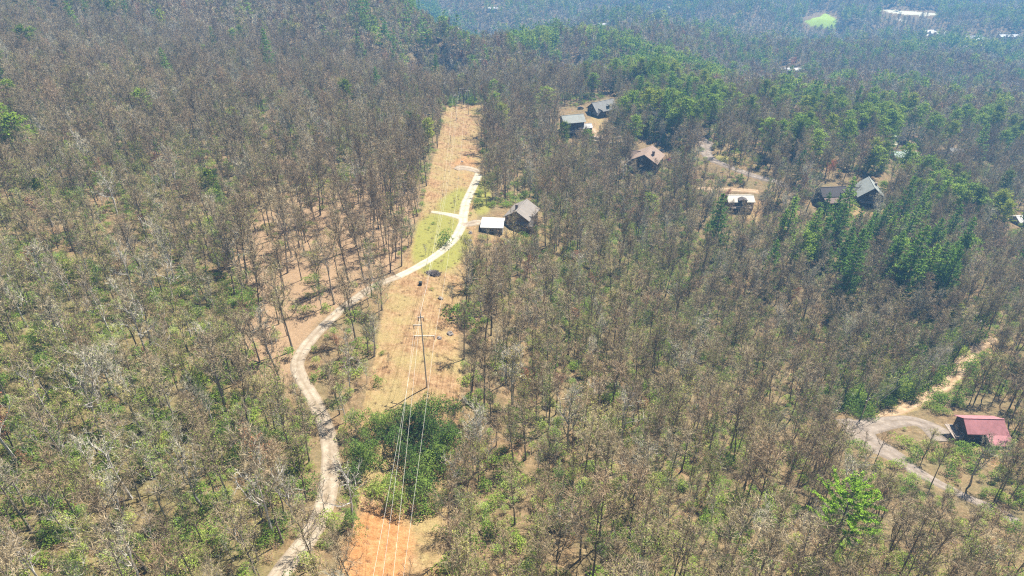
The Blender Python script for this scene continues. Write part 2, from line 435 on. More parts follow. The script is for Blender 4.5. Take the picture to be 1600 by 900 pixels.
far('mid_pine', 'mp_b', pine_tree(62, 18, 4.2, .15, 8, 6, 12, 1.15, 0, False, 2), [B['bark']], [B['dark_needles']])
far('mid_pine', 'mp_c', pine_tree(63, 15, 3.8, .4, 6, 6, 12, 1.1, 0, True, 2), [B['bark']], [B['bright_needles']])
far('far_bare', 'fb_a', bare_tree(71, 13, 1.1, 6, lod=2, tw=2, twigw=.42), [B['bark']], [B['twigs']])
far('far_bare', 'fb_b', bare_tree(72, 14, 1.1, 6, lod=2, tw=2, twigw=.42), [B['bark']], [B['pale_twigs']])
far('far_bare', 'fb_c', bare_tree(73, 12, 1.1, 6, lod=2, tw=2, twigw=.4, buds=.6, budsize=1.), [B['bark']], [B['twigs'], B['green_buds']])
far('far_bare', 'fb_d', bare_tree(74, 12, 1.1, 6, lod=2, tw=2, twigw=.42), [B['bark']], [B['red_twigs']])
far('far_pine', 'fp_a', pine_tree(81, 16, 3.8, .3, 5, 5, 6, 2.0, 0, True, 2), [B['bark']], [B['needles']])
far('far_pine', 'fp_b', pine_tree(82, 18, 4.2, .1, 6, 5, 6, 2.0, 0, False, 2), [B['bark']], [B['dark_needles']])

# ------------------------------------------------------------------ where things grow, on a 400 x 225 plan of the view
GW, GH = 400, 225
gu, gv = np.meshgrid((np.arange(GW) + .5) * 4, (np.arange(GH) + .5) * 4)
def poly(pts):
    pts = np.array(pts, float); inside = np.zeros(gu.shape, bool); j = len(pts) - 1
    for i in range(len(pts)):
        xi, yi = pts[i]; xj, yj = pts[j]
        c = ((yi > gv) != (yj > gv)) & (gu < (xj - xi) * (gv - yi) / (yj - yi + 1e-9) + xi)
        inside ^= c; j = i
    return inside
def band(pts, r):
    m = np.zeros(gu.shape, bool)
    for (x0, y0), (x1, y1) in zip(pts[:-1], pts[1:]):
        dx, dy = x1 - x0, y1 - y0; L = dx * dx + dy * dy + 1e-9
        t = np.clip(((gu - x0) * dx + (gv - y0) * dy) / L, 0, 1)
        m |= (gu - x0 - t * dx) ** 2 + (gv - y0 - t * dy) ** 2 < r * r
    return m
def blob(u, v, ru, rv): return np.exp(-(((gu - u) / ru) ** 2 + ((gv - v) / rv) ** 2))
def blur(a, k):
    a = a.astype(float)
    for ax in (0, 1):
        for _ in range(2):
            p = np.pad(a, [(k, k) if i == ax else (0, 0) for i in (0, 1)], mode='edge')
            c = np.cumsum(p, axis=ax)
            c = np.concatenate([np.zeros_like(np.take(c, [0], axis=ax)), c], axis=ax)
            nn = a.shape[ax]; w = 2 * k + 1
            a = (np.take(c, np.arange(w, w + nn), axis=ax) - np.take(c, np.arange(0, nn), axis=ax)) / w
    return a
def sample(m, u, v):
    return m[np.clip((v / 4).astype(int), 0, GH - 1), np.clip((u / 4).astype(int), 0, GW - 1)]

TRACK = [(425,915),(450,880),(478,845),(503,800),(514,755),(516,705),(508,665),(490,625),(470,590),(464,568),(475,545),(500,515),(540,478),(585,447),(622,432),(650,418),(680,400),(707,377),(722,352),(724,335),(730,312),(740,290),(748,272)]
SPUR = [(724,341),(700,335),(674,331)]
TURN = [(748,270),(742,266),(725,262),(712,265)]
CORR = [(528,915),(560,790),(552,740),(560,690),(566,640),(590,545),(600,480),(612,440),(640,395),(655,350),(664,300),(678,250),(690,200),(697,165),(757,166),(757,200),(751,232),(760,262),(752,290),(745,320),(742,345),(748,372),(738,400),(728,440),(716,480),(716,540),(722,600),(718,650),(706,690),(712,740),(700,800),(694,860),(690,915)]
THICKET = [(560,690),(566,660),(600,652),(640,656),(700,664),(710,690),(712,740),(700,775),(690,800),(660,812),(640,800),(600,790),(575,790),(555,800),(548,840),(540,830),(550,770)]
ROAD_R = [(1552,528),(1525,545),(1503,568),(1490,592),(1465,610),(1430,630),(1395,645),(1368,655)]
ROAD_J = [(1318,655),(1335,668),(1352,686),(1375,700),(1400,714),(1425,733),(1460,752),(1500,772),(1545,792),(1590,815)]
DRIVE_R = [(1345,668),(1385,660),(1425,657),(1455,668),(1480,690)]
ROAD_U = [(1098,212),(1102,228),(1106,244),(1130,257),(1158,268),(1190,278),(1235,292)]
ROAD_U2 = [(1080,292),(1110,296),(1150,297),(1185,300)]
OPEN = [(372,560),(392,470),(360,410),(375,360),(440,318),(520,296),(600,270),(640,250),(655,300),(645,360),(610,440),(560,470),(500,500),(462,560),(455,600),(420,610)]
corr = poly(CORR)
thick = poly(THICKET)
openw = poly(OPEN)
clear = (corr | band(TRACK, 9) | band(TRACK[:10], 15) | band(SPUR, 7) | band(TURN, 10) | poly([(560,790),(600,790),(690,810),(690,915),(528,915)]))
clear |= poly([(735,325),(800,325),(800,375),(752,372),(740,400)])
clear |= poly([(792,330),(845,330),(848,372),(782,364)])
clear |= poly([(868,170),(915,165),(960,148),(965,175),(945,200),(932,215),(950,235),(900,245),(890,222),(872,210)])
clear |= poly([(925,222),(975,200),(985,225),(930,232)]) & (rng.random(gu.shape) < .6)
clear |= poly([(985,232),(1010,222),(1050,235),(1048,262),(1020,275),(988,268)])
clear |= poly([(1128,292),(1195,285),(1195,340),(1168,350),(1160,322),(1130,322)])
clear |= poly([(1265,285),(1325,280),(1388,272),(1388,310),(1345,320),(1270,318)])
clear |= poly([(1390,232),(1435,228),(1435,256),(1390,256)]) | poly([(1455,228),(1500,225),(1500,252),(1455,252)])
clear |= poly([(1228,182),(1262,182),(1262,200),(1228,200)]) | poly([(1578,330),(1600,325),(1600,352),(1578,352)])
clear |= poly([(1480,638),(1572,636),(1580,690),(1565,712),(1545,690),(1490,700),(1478,670)])
clear |= poly([(1430,650),(1490,650),(1495,705),(1450,700)]) & (rng.random(gu.shape) < .75)
clear |= band(ROAD_R, 10) | band(ROAD_U, 9) | (band(ROAD_U2, 6)) | band(DRIVE_R, 9) | band(ROAD_J[:5], 14) | band(ROAD_J[4:], 6)
clear |= poly([(1255,26),(1292,18),(1310,28),(1308,46),(1262,40)]) | band([(1380,18),(1420,20),(1460,23)], 5) | poly([(1500,62),(1530,64),(1530,74),(1508,74)])
clear |= band([(1450,52),(1475,52)], 6) | band([(1222,110),(1250,112)], 6) | band([(1165,133),(1180,136)], 6) | band([(1190,70),(1215,82)], 0)
clear |= band([(1068,72),(1080,72)], 4) | band([(820,40),(900,38)], 2) | band([(690,20),(710,18)], 5) | band([(1046,13),(1054,13)], 3) | band([(938,40),(946,40)], 3)
trail = band([(510,300),(560,268),(600,235),(640,215)], 6) | band([(618,180),(612,215),(600,240)], 5) | band([(330,372),(420,352),(520,298)], 5)

density = np.full(gu.shape, .9)
density -= .36 * blur(openw, 3) + .08 * blur((gu < 500) & (gv > 400), 10) + .14 * blob(980, 470, 170, 130) + .1 * blob(1000, 780, 250, 120)
density += .0 * gu
density = np.where(trail, density * .25, density)
density -= .45 * blob(745, 640, 40, 60) + .3 * blob(1140, 700, 50, 80) + .3 * blob(1400, 700, 90, 40)
density = np.clip(density, .15, 1)

pine = np.zeros(gu.shape)
pine = np.maximum(pine, .85 * blur(poly([(560,25),(640,12),(700,25),(745,55),(768,110),(742,138),(700,118),(655,100),(610,70),(560,52)]), 2))
pine = np.maximum(pine, .45 * blur(poly([(480,5),(640,10),(640,60),(690,110),(600,80),(500,50)]), 3))
pine = np.maximum(pine, .9 * blur(poly([(780,62),(830,70),(880,65),(960,82),(1040,100),(1120,125),(1140,150),(1080,158),(960,140),(880,118),(800,100)]), 2))
pine = np.maximum(pine, .27 * blur(poly([(1180,150),(1300,160),(1420,150),(1600,170),(1600,270),(1450,280),(1300,270),(1200,230)]), 4))
pine = np.maximum(pine, .62 * blur(poly([(1400,275),(1450,280),(1560,320),(1600,350),(1600,380),(1500,370),(1430,340)]), 3))
pine = np.maximum(pine, .36 * blur(poly([(960,170),(1010,160),(1130,165),(1130,215),(980,215)]), 2))
pine = np.maximum(pine, .38 * blur(poly([(1320,390),(1460,380),(1470,470),(1330,470)]), 3))
pine = np.maximum(pine, .35 * blur(poly([(1210,345),(1350,340),(1500,400),(1480,490),(1300,470),(1210,420)]), 4))
pine = np.maximum(pine, .35 * blur(poly([(1080,80),(1350,75),(1380,110),(1200,110),(1100,130)]), 3))
pine = np.maximum(pine, .30 * blur(poly([(760,0),(1600,0),(1600,60),(1300,60),(1000,60),(780,60)]), 4))
pine = np.maximum(pine, .55 * blur(poly([(1340,65),(1500,70),(1600,90),(1600,110),(1400,95)]), 3))
pine = np.maximum(pine, .5 * blob(150, 10, 60, 20)); pine = np.maximum(pine, .4 * blob(15, 210, 30, 45))
pine = np.maximum(pine, .3 * blob(700, 100, 40, 20)); pine = np.maximum(pine, .012 * (gv < 330))
pine = np.where((gv > 130) & (gu < 640), np.minimum(pine, .03 + .4 * blob(15, 210, 30, 45)), pine)

under = np.full(gu.shape, .42)                                  # evergreen and leafing understorey
under += .62 * blur((gu < 470) & (gv > 430), 10) + .22 * blur((gu < 420) & (gv > 150) & (gv <= 430), 10)
under += .35 * blur(poly([(760,300),(900,280),(1050,380),(1180,460),(1150,560),(1200,900),(780,900),(800,600),(850,450)]), 8)
under -= .3 * blob(575, 520, 40, 60)
under += .35 * blob(1000, 450, 140, 110) + .35 * blob(1520, 720, 90, 60) + .3 * blob(1350, 640, 60, 40)
under += .7 * blur(poly([(1300,560),(1350,540),(1470,520),(1520,500),(1520,545),(1450,600),(1400,630),(1310,640)]), 4)
under += .5 * blob(1540, 600, 60, 30) + .3 * blob(560, 580, 30, 25)
under = np.clip(under, 0, 1.3) * (1 - .9 * blur(openw, 4))
bud = .27 + .22 * blur((gu < 450) & (gv > 280), 10) + .22 * blob(980, 450, 160, 120) + .15 * blob(1000, 750, 300, 160) + .2 * blob(1350, 90, 260, 60) + .25 * blob(1510, 720, 80, 60) + .25 * blob(1170, 285, 60, 30)
bud *= 1 - .7 * blur(openw, 4)

def plants_on(x, y):
    z = H(x, y); u, v, d = pix(x, y, z)
    return z, u, v, d
TS = 1.42                       # full grown height of the woods against the shapes above
def grid_points(y0, y1, cell, mu=170, mv=190, mtop=60):
    xs, ys = [], []
    hw = .80 * y1 + 260
    X, Y = np.meshgrid(np.arange(-hw, hw, cell), np.arange(y0, y1, cell))
    X = X + rng.uniform(-.48, .48, X.shape) * cell; Y = Y + rng.uniform(-.48, .48, Y.shape) * cell
    X = X.ravel(); Y = Y.ravel()
    z, u, v, d = plants_on(X, Y)
    ok = (u > -mu) & (u < 1600 + mu) & (v > -mtop) & (v < 900 + mv) & (d > 40)
    return X[ok], Y[ok], z[ok], u[ok], v[ok], d[ok]

# ------------------------------------------------------------------ ground
def axis(segs):
    out = [segs[0][0]]
    for a, b, st in segs:
        n_ = max(1, int(round((b - a) / st))); out += list(np.linspace(a, b, n_ + 1)[1:])
    return np.array(out)
ys = axis([(-200, 40, 12), (40, 420, 1.25), (420, 760, 2.4), (760, 1900, 6), (1900, 5600, 60)])
ts = np.linspace(-1, 1, 760); ts = np.sign(ts) * (abs(ts) * .8 + .2 * abs(ts) ** 3)
TX = ts[None, :] * (150 + .98 * (ys[:, None] + 40).clip(40)); TY = np.broadcast_to(ys[:, None], TX.shape)
TZ = H(TX, TY)
nr, nc = TX.shape
idx = np.arange(nr * nc).reshape(nr, nc)
quads = np.stack([idx[:-1, :-1], idx[:-1, 1:], idx[1:, 1:], idx[1:, :-1]], -1).reshape(-1, 4)
me = bpy.data.meshes.new('ground')
me.vertices.add(nr * nc); me.vertices.foreach_set('co', np.stack([TX, TY, TZ], -1).ravel())
me.loops.add(quads.size); me.loops.foreach_set('vertex_index', quads.ravel().astype(np.int32))
me.polygons.add(len(quads)); me.polygons.foreach_set('loop_start', np.arange(0, quads.size, 4, dtype=np.int32))
me.polygons.foreach_set('use_smooth', np.ones(len(quads), bool))
me.update()
ground = tag(link('ground', me), kind='structure')
tu, tv, td = pix(TX.ravel(), TY.ravel(), TZ.ravel())
inframe = (tu > -400) & (tu < 2000) & (tv > -50) & (tv < 1100) & (TY.ravel() > 40)
def smp(mask, k=1):
    m = blur(mask, k) if k else mask.astype(float)
    x = np.clip(tu / 4 - .5, 0, GW - 1.001); y = np.clip(tv / 4 - .5, 0, GH - 1.001)
    xi = x.astype(int); yi = y.astype(int); fx = x - xi; fy = y - yi
    r = (m[yi, xi] * (1 - fx) + m[yi, xi + 1] * fx) * (1 - fy) + (m[yi + 1, xi] * (1 - fx) + m[yi + 1, xi + 1] * fx) * fy
    return np.where(inframe, r, 0)
def attr(name, arr):
    a = me.attributes.new(name, 'FLOAT', 'POINT'); a.data.foreach_set('value', arr.astype(np.float32))
straw = smp(corr, 1) * .95 + smp(poly([(755,360),(850,355),(850,380),(760,385)]), 1) * .6 + smp(trail, 1) * .6
straw = np.maximum(straw, smp(poly([(1545,655),(1578,690),(1575,715),(1555,700)]) | band(ROAD_R, 9) | poly([(1540,525),(1590,535),(1520,600),(1500,590)]) | poly([(1165,312),(1200,310),(1196,345),(1165,350)]) | poly([(1105,232),(1160,240),(1200,265),(1150,262)]) | poly([(1320,318),(1385,322),(1383,340),(1330,335)]) | poly([(1560,735),(1500,700),(1590,690)]), 1) * .9)
straw = np.maximum(straw, smp(poly([(905,188),(945,180),(950,225),(905,215)]), 1) * .8)
grass = smp(poly([(652,350),(668,335),(720,340),(722,352),(700,378),(650,410),(640,420),(645,395)]) | poly([(700,300),(735,290),(728,330),(690,330)]) | poly([(682,315),(720,300),(722,328),(682,330)]) | poly([(728,355),(738,370),(720,410),(690,425),(640,430),(700,385)]), 2) * 1.0
grass = np.maximum(grass, smp(poly([(728,168),(757,168),(757,178),(735,178)]) | poly([(742,272),(770,300),(765,335),(738,335)]), 1) * .8)
grass = np.maximum(grass, smp(poly([(905,218),(925,212),(935,235),(925,256),(906,244)]) | poly([(1110,235),(1160,245),(1150,262),(1118,255)]), 1) * .6)
def pv_(pts):
    c_ = np.zeros(len(tu), bool); j = len(pts) - 1
    for i in range(len(pts)):
        xi, yi = pts[i]; xj, yj = pts[j]
        c_ ^= ((yi > tv) != (yj > tv)) & (tu < (xj - xi) * (tv - yi) / (yj - yi + 1e-9) + xi); j = i
    return (c_ & inframe).astype(float)
meadow = pv_([(1256,34),(1268,29),(1282,26),(1289,20),(1296,24),(1307,30),(1309,43),(1288,43),(1268,40)])
cream = np.maximum.reduce([pv_(q) for q in ([(1380,15),(1400,16),(1425,18),(1462,21),(1466,24),(1440,25),(1410,22),(1384,19)], [(1504,65),(1526,67),(1524,74),(1508,73)], [(1446,50),(1458,51),(1456,58),(1448,58)], [(1483,50),(1494,49),(1493,56),(1484,56)], [(818,42),(868,36),(900,37),(868,39),(822,45)], [(880,8),(903,0),(908,0),(884,10)], [(1403,28),(1425,36),(1424,38),(1402,30)],
    [(1164,128),(1178,132),(1172,150),(1160,148)], [(1388,205),(1396,208),(1404,226),(1388,228)], [(1170,78),(1202,82),(1200,88),(1172,86)], [(690,19),(704,14),(706,18),(694,24)], [(1505,82),(1512,82),(1508,96),(1501,94)])])
clay = smp(poly([(528,915),(548,830),(560,800),(605,795),(640,825),(652,860),(628,880),(640,915)]), 4) + smp(band([(712,255),(725,249),(748,258)], 4) | band([(710,272),(735,277)], 3), 1) * .8
attr('straw', straw); attr('grass', grass); attr('meadow', meadow); attr('cream', cream); attr('clay', clay)
attr('shrubby', smp(np.clip(under, 0, 1), 1)); attr('openwood', smp(openw, 3))
m, t, b = new_mat('forest_floor')
tc = t.nodes.new('ShaderNodeTexCoord'); O_ = tc.outputs['Object']
def at_(name):
    a = t.nodes.new('ShaderNodeAttribute'); a.attribute_name = name; return a.outputs['Fac']
def edge(fac, nz, lo=.35, hi=.65, amt=.5):
    """a zone's border frayed by noise"""
    a = t.nodes.new('ShaderNodeMath'); a.operation = 'MULTIPLY_ADD'; t.links.new(nz, a.inputs[0]); a.inputs[1].default_value = amt
    t.links.new(fac, a.inputs[2])
    r = t.nodes.new('ShaderNodeMapRange'); t.links.new(a.outputs[0], r.inputs[0]); r.inputs[1].default_value = lo + amt * .5; r.inputs[2].default_value = hi + amt * .5
    r.interpolation_type = 'SMOOTHSTEP'
    return r.outputs[0]
n1 = noise(t, O_, .09, 5, .65); n2 = noise(t, O_, .6, 5, .75); n3 = noise(t, O_, 3.5, 4, .8); n4 = noise(t, O_, .03, 4, .6)
c = ramp(t, n2, [(.28, (.08, .052, .028)), (.5, (.21, .135, .07)), (.72, (.37, .25, .14))])
c = mixc(t, ramp(t, n1, [(.35, (0, 0, 0)), (.65, (1, 1, 1))]), c, mixc(t, .6, c, (.17, .155, .075)))
ow = mixc(t, n2, (.21, .135, .075), (.38, .26, .155)); c = mixc(t, edge(at_('openwood'), n2, .2, .8), c, ow)
sg = mixc(t, n3, (.07, .08, .022), (.19, .19, .055)); c = mixc(t, edge(at_('shrubby'), n3, .75, 1.5, 1.1), c, sg)
st = ramp(t, n2, [(.25, (.13, .078, .04)), (.43, (.26, .155, .078)), (.58, (.35, .225, .118)), (.8, (.43, .31, .175))])
wvs = t.nodes.new('ShaderNodeTexNoise'); mp = t.nodes.new('ShaderNodeMapping'); mp.inputs['Scale'].default_value = (1.6, .16, .5); mp.inputs['Rotation'].default_value = (0, 0, .5)
t.links.new(O_, mp.inputs[0]); t.links.new(mp.outputs[0], wvs.inputs['Vector']); wvs.inputs['Scale'].default_value = 1.0; wvs.inputs['Detail'].default_value = 5
st = mixc(t, 1., st, ramp(t, wvs.outputs[0], [(.35, (.72, .68, .62)), (.55, (1.05, 1.05, 1.05))]), 'MULTIPLY')
st = mixc(t, ramp(t, n1, [(.4, (0, 0, 0)), (.62, (.75, .75, .75))]), st, mixc(t, n3, (.25, .195, .08), (.35, .28, .12)))
c = mixc(t, edge(at_('straw'), n1, .3, .6, .9), c, st)
gr = mixc(t, n2, (.19, .19, .045), (.30, .27, .075)); c = mixc(t, edge(at_('grass'), n2, .2, .7), c, gr)
cl = ramp(t, n2, [(.3, (.25, .115, .04)), (.55, (.40, .20, .08)), (.75, (.46, .29, .15))]); c = mixc(t, edge(at_('clay'), n2, .15, .8, .9), c, cl)
c = mixc(t, at_('meadow'), c, mixc(t, n4, (.25, .36, .05), (.36, .46, .08)))
c = mixc(t, edge(at_('cream'), n1, .3, .6, .3), c, (.52, .48, .34))
k = ramp(t, n3, [(.3, (.5,) * 3), (.6, (1.1,) * 3)]); c = mixc(t, 1., c, k, 'MULTIPLY')
t.links.new(c, b.inputs['Base Color']); b.inputs['Roughness'].default_value = .95; b.inputs['Specular IOR Level'].default_value = .05
bp = t.nodes.new('ShaderNodeBump'); bp.inputs['Strength'].default_value = .6; bp.inputs['Distance'].default_value = .25
t.links.new(n3, bp.inputs['Height']); t.links.new(bp.outputs[0], b.inputs['Normal'])
me.materials.append(m)

# ------------------------------------------------------------------ tracks and roads
def catmull(P_, step):
    P_ = [np.array(p, float) for p in P_]; Q = [2 * P_[0] - P_[1]] + P_ + [2 * P_[-1] - P_[-2]]; out = []
    for i in range(1, len(Q) - 2):
        n_ = max(2, int(np.linalg.norm(Q[i + 1] - Q[i]) / step))
        for k in range(n_):
            t_ = k / n_
            out.append(.5 * (2 * Q[i] + (Q[i + 1] - Q[i - 1]) * t_ + (2 * Q[i - 1] - 5 * Q[i] + 4 * Q[i + 1] - Q[i + 2]) * t_ ** 2 + (3 * Q[i] - Q[i - 1] - 3 * Q[i + 1] + Q[i + 2]) * t_ ** 3))
    out.append(P_[-1]); return np.array(out)
def strip(name, pts, widths, mat, off=.16):
    g = np.array([[*at(u, v)[:2]] for u, v in pts]); c_ = catmull(g, 1.2)
    w_ = np.interp(np.linspace(0, 1, len(c_)), np.linspace(0, 1, len(widths)), widths)
    for i_ in range(2): c_[1:-1] = (c_[:-2] + c_[2:] + c_[1:-1] * 2) / 4
    d = np.gradient(c_, axis=0); d /= np.linalg.norm(d, axis=1)[:, None] + 1e-9; nn = np.stack([-d[:, 1], d[:, 0]], 1)
    wob = (fbm(c_[:, 0] , c_[:, 1], 6, 77, 3) - .5) * .9
    cols = 9; V = []
    for j in range(cols):
        s_ = (j / (cols - 1) - .5); q = c_ + nn * (s_ * w_ * (1 + .25 * wob * (1 if j else -1)))[:, None]
        z = H(q[:, 0], q[:, 1]) + off - (.35 if j in (0, cols - 1) else 0)
        V.append(np.stack([q[:, 0], q[:, 1], z], 1))
    V = np.stack(V, 1); L_ = len(c_)
    f = [(i * cols + j, i * cols + j + 1, (i + 1) * cols + j + 1, (i + 1) * cols + j) for i in range(L_ - 1) for j in range(cols - 1)]
    me_ = mesh_from(name, V.reshape(-1, 3), f, [mat], smooth=True)
    s_ = np.abs(np.arange(cols) / (cols - 1) - .5); rut = np.exp(-((s_ - .21) / .085) ** 2)
    a_ = me_.attributes.new('rut', 'FLOAT', 'POINT'); a_.data.foreach_set('value', np.tile(rut, L_).astype(np.float32))
    return tag(link(name, me_), kind='structure')
def stone_mat(name, a, b2, c2):
    m, t, b = new_mat(name); g = t.nodes.new('ShaderNodeTexCoord').outputs['Object']
    x = noise(t, g, .35, 5, .7); y = noise(t, g, 5, 3, .8)
    c = ramp(t, x, [(.3, a), (.55, b2), (.75, c2)]); c = mixc(t, 1., c, ramp(t, y, [(.3, (.72,) * 3), (.6, (1.05,) * 3)]), 'MULTIPLY')
    ra = t.nodes.new('ShaderNodeAttribute'); ra.attribute_name = 'rut'
    z = noise(t, g, .8, 4, .7); mm = t.nodes.new('ShaderNodeMath'); mm.operation = 'MULTIPLY_ADD'; t.links.new(z, mm.inputs[0]); mm.inputs[1].default_value = .7; t.links.new(ra.outputs['Fac'], mm.inputs[2])
    c = mixc(t, ramp(t, mm.outputs[0], [(.25, (.8, .8, .8)), (.75, (0, 0, 0))]), c, mixc(t, .65, c, tuple(q * .75 for q in (a[0], a[1] * .93, a[2] * .8))))
    t.links.new(c, b.inputs['Base Color']); b.inputs['Roughness'].default_value = .95; b.inputs['Specular IOR Level'].default_value = .1; return m
gravel = stone_mat('pale_gravel', (.32, .28, .20), (.46, .415, .31), (.55, .51, .40))
dullgravel = stone_mat('worn_gravel', (.23, .175, .12), (.34, .28, .205), (.44, .385, .30))
dirt = stone_mat('yellow_dirt', (.28, .18, .10), (.42, .30, .18), (.52, .41, .26))
asphalt = stone_mat('old_asphalt', (.17, .135, .105), (.27, .22, .175), (.36, .30, .24))
strip('gravel_track', TRACK[:15], [4.6, 4.6, 4.2, 3.7, 3.8], dullgravel)
strip('gravel_track', TRACK[14:], [3.6, 3.6, 4.3, 4.8, 4.2, 5.0], gravel, .18)
strip('gravel_spur', SPUR, [5.5, 4, 2.2], gravel, .20)
strip('gravel_turnaround', TURN, [5, 8, 7, 3], dullgravel, .22)
strip('dirt_road', ROAD_R, [5, 6, 6, 5, 5], dirt)
strip('old_road', ROAD_J, [7, 11, 10, 6, 4.6, 4.2, 4.2], asphalt, .22)
strip('road_to_house', DRIVE_R, [10, 9, 7, 10], asphalt, .2)
strip('ridge_road', ROAD_U, [9, 11, 8, 6, 6, 6, 6], asphalt, .3)
strip('ridge_driveway', ROAD_U2, [4, 5, 5], dirt, .3)
strip('yard_path', [(905,196),(916,200),(926,206),(938,214),(960,220),(985,228)], [9, 11, 9, 4, 4, 4], dirt, .3)
strip('house_yard', [(722,352),(735,350),(750,347),(760,352)], [4, 5, 6, 5], dullgravel, .2)

# ------------------------------------------------------------------ houses
def bm_box(x0, x1, y0, y1, z0, z1):
    v = [(x, y, z) for z in (z0, z1) for x, y in ((x0, y0), (x1, y0), (x1, y1), (x0, y1))]
    return v, [(3, 2, 1, 0), (4, 5, 6, 7), (0, 1, 5, 4), (1, 2, 6, 5), (2, 3, 7, 6), (3, 0, 4, 7)]
def join(parts):
    V, Fs = [], []
    for v, f in parts:
        b_ = len(V); V += v; Fs += [tuple(i + b_ for i in q) for q in f]
    return V, Fs
def xf(vf, ox=0, oy=0, oz=0, rz=0):
    v, f = vf; c_, s_ = math.cos(rz), math.sin(rz)
    return [(x * c_ - y * s_ + ox, x * s_ + y * c_ + oy, z + oz) for x, y, z in v], f
def gable_wall(L, W, h, rise, down=3.0):
    l, w = L / 2, W / 2
    v = [(-l, -w, -down), (l, -w, -down), (l, w, -down), (-l, w, -down), (-l, -w, h), (l, -w, h), (l, w, h), (-l, w, h), (-l, 0, h + rise), (l, 0, h + rise)]
    return v, [(0, 1, 5, 4), (2, 3, 7, 6), (1, 2, 6, 9, 5), (3, 0, 4, 8, 7), (4, 5, 9, 8), (6, 7, 8, 9), (3, 2, 1, 0)]
def gable_roof(L, W, h, rise, eave=.7, th=.22):
    l = L / 2 + eave; w = W / 2; s_ = rise / w; we = w + eave; z0 = h - eave * s_ + .02
    out = []
    for sg in (-1, 1):
        v = [(-l, sg * we, z0), (l, sg * we, z0), (l, 0, h + rise + .02), (-l, 0, h + rise + .02)]
        v += [(x, y, z + th) for x, y, z in v]
        f = [(0, 1, 2, 3), (7, 6, 5, 4), (0, 4, 5, 1), (1, 5, 6, 2), (2, 6, 7, 3), (3, 7, 4, 0)]
        if sg > 0: f = [q[::-1] for q in f]
        out.append((v, f))
    rc = bm_box(-l, l, -.18, .18, h + rise + th - .02, h + rise + th + .09)
    return join(out + [rc])
def shed_roof(x0, x1, y0, y1, zf, zb, th=.2):
    v = [(x0, y0, zf), (x1, y0, zf), (x1, y1, zb), (x0, y1, zb)]; v += [(x, y, z + th) for x, y, z in v]
    return v, [(3, 2, 1, 0), (4, 5, 6, 7), (0, 1, 5, 4), (1, 2, 6, 5), (2, 3, 7, 6), (3, 0, 4, 7)]
def roof_mat(name, base, var=.14, metal=False, ribs=2.2, spec=.3):
    m, t, b = new_mat(name); g = t.nodes.new('ShaderNodeTexCoord').outputs['Object']
    x = noise(t, g, .5, 5, .75)
    c = ramp(t, x, [(.25, tuple(q * (1 - var * 1.6) for q in base)), (.55, base), (.8, tuple(min(1, q * (1 + var)) for q in base))])
    wv = t.nodes.new('ShaderNodeTexWave'); wv.bands_direction = 'X' if metal else 'Z'; wv.inputs['Scale'].default_value = ribs; wv.inputs['Distortion'].default_value = 0 if metal else 1.2
    t.links.new(g, wv.inputs[0]); c = mixc(t, 1., c, ramp(t, wv.outputs[1], [(.0, (.66,) * 3), (.35, (1,) * 3)]), 'MULTIPLY')
    t.links.new(c, b.inputs['Base Color']); b.inputs['Roughness'].default_value = .68 if metal else .85; b.inputs['Specular IOR Level'].default_value = spec
    return m
R = dict(white=roof_mat('white_metal_roof', (.56, .545, .51), .12, True, 1.2), tan=roof_mat('weathered_shingles', (.26, .225, .19)), sage=roof_mat('grey_green_roof', (.27, .28, .245), .16, True, 1.),
         grey=roof_mat('grey_shingles', (.27, .26, .24)), brown=roof_mat('brown_shingles', (.29, .205, .15)), cream=roof_mat('cream_metal_roof', (.54, .49, .40), .12, True, 1.),
         dark=roof_mat('dark_brown_shingles', (.095, .08, .075)), rust=roof_mat('brown_metal_roof', (.20, .14, .11), .15, True, 1., .05), green=roof_mat('pale_green_metal_roof', (.42, .50, .43), .12, True, 1.),
         red=roof_mat('pinkish_red_metal_roof', (.42, .175, .18), .22, True, 1.3, .3), pale=roof_mat('pale_roof', (.62, .60, .57)))
log = plain('dark_log_wall', (.085, .065, .05), .8, .35, 1.2); wood = plain('brown_board_wall', (.17, .12, .08), .8, .3, 1.)
cream_w = plain('cream_wall', (.50, .46, .38), .8, .15, 1.); greyw = plain('grey_wall', (.26, .25, .23), .8, .2, 1.)
glass, t, b = new_mat('window_glass'); b.inputs['Base Color'].default_value = (.03, .035, .045, 1); b.inputs['Roughness'].default_value = .08; b.inputs['Specular IOR Level'].default_value = .6
trim_m = plain('white_trim', (.66, .64, .60), .6, .1); deckm = plain('weathered_deck_boards', (.30, .24, .19), .85, .3, 2.); brick = plain('chimney_stone', (.20, .16, .14), .9, .4, 2.)
def mk(name, vf, mat, parent): return link(name, mesh_from(name, vf[0], vf[1], [mat]), parent)
def window(root, x, y, z, w, h, face):   # face: 'f' towards -y, 'b' +y, 'l' -x, 'r' +x
    d_ = .06
    def bx(x0, x1, z0, z1, o0, o1):
        if face == 'f': return bm_box(x + x0, x + x1, y - o1, y - o0, z + z0, z + z1)
        if face == 'b': return bm_box(x + x0, x + x1, y + o0, y + o1, z + z0, z + z1)
        if face == 'l': return bm_box(x - o1, x - o0, y + x0, y + x1, z + z0, z + z1)
        return bm_box(x + o0, x + o1, y + x0, y + x1, z + z0, z + z1)
    a = .11
    fr = mk('window', join([bx(-w / 2 - a, w / 2 + a, -a, 0, .004, d_ + .05), bx(-w / 2 - a, w / 2 + a, h, h + a, .004, d_), bx(-w / 2 - a, -w / 2, 0, h, .004, d_), bx(w / 2, w / 2 + a, 0, h, .004, d_), bx(-.03, .03, 0, h, .012, d_ - .01)]), trim_m, root)
    mk('pane', bx(-w / 2, w / 2, 0, h, .004, .035), glass, fr)
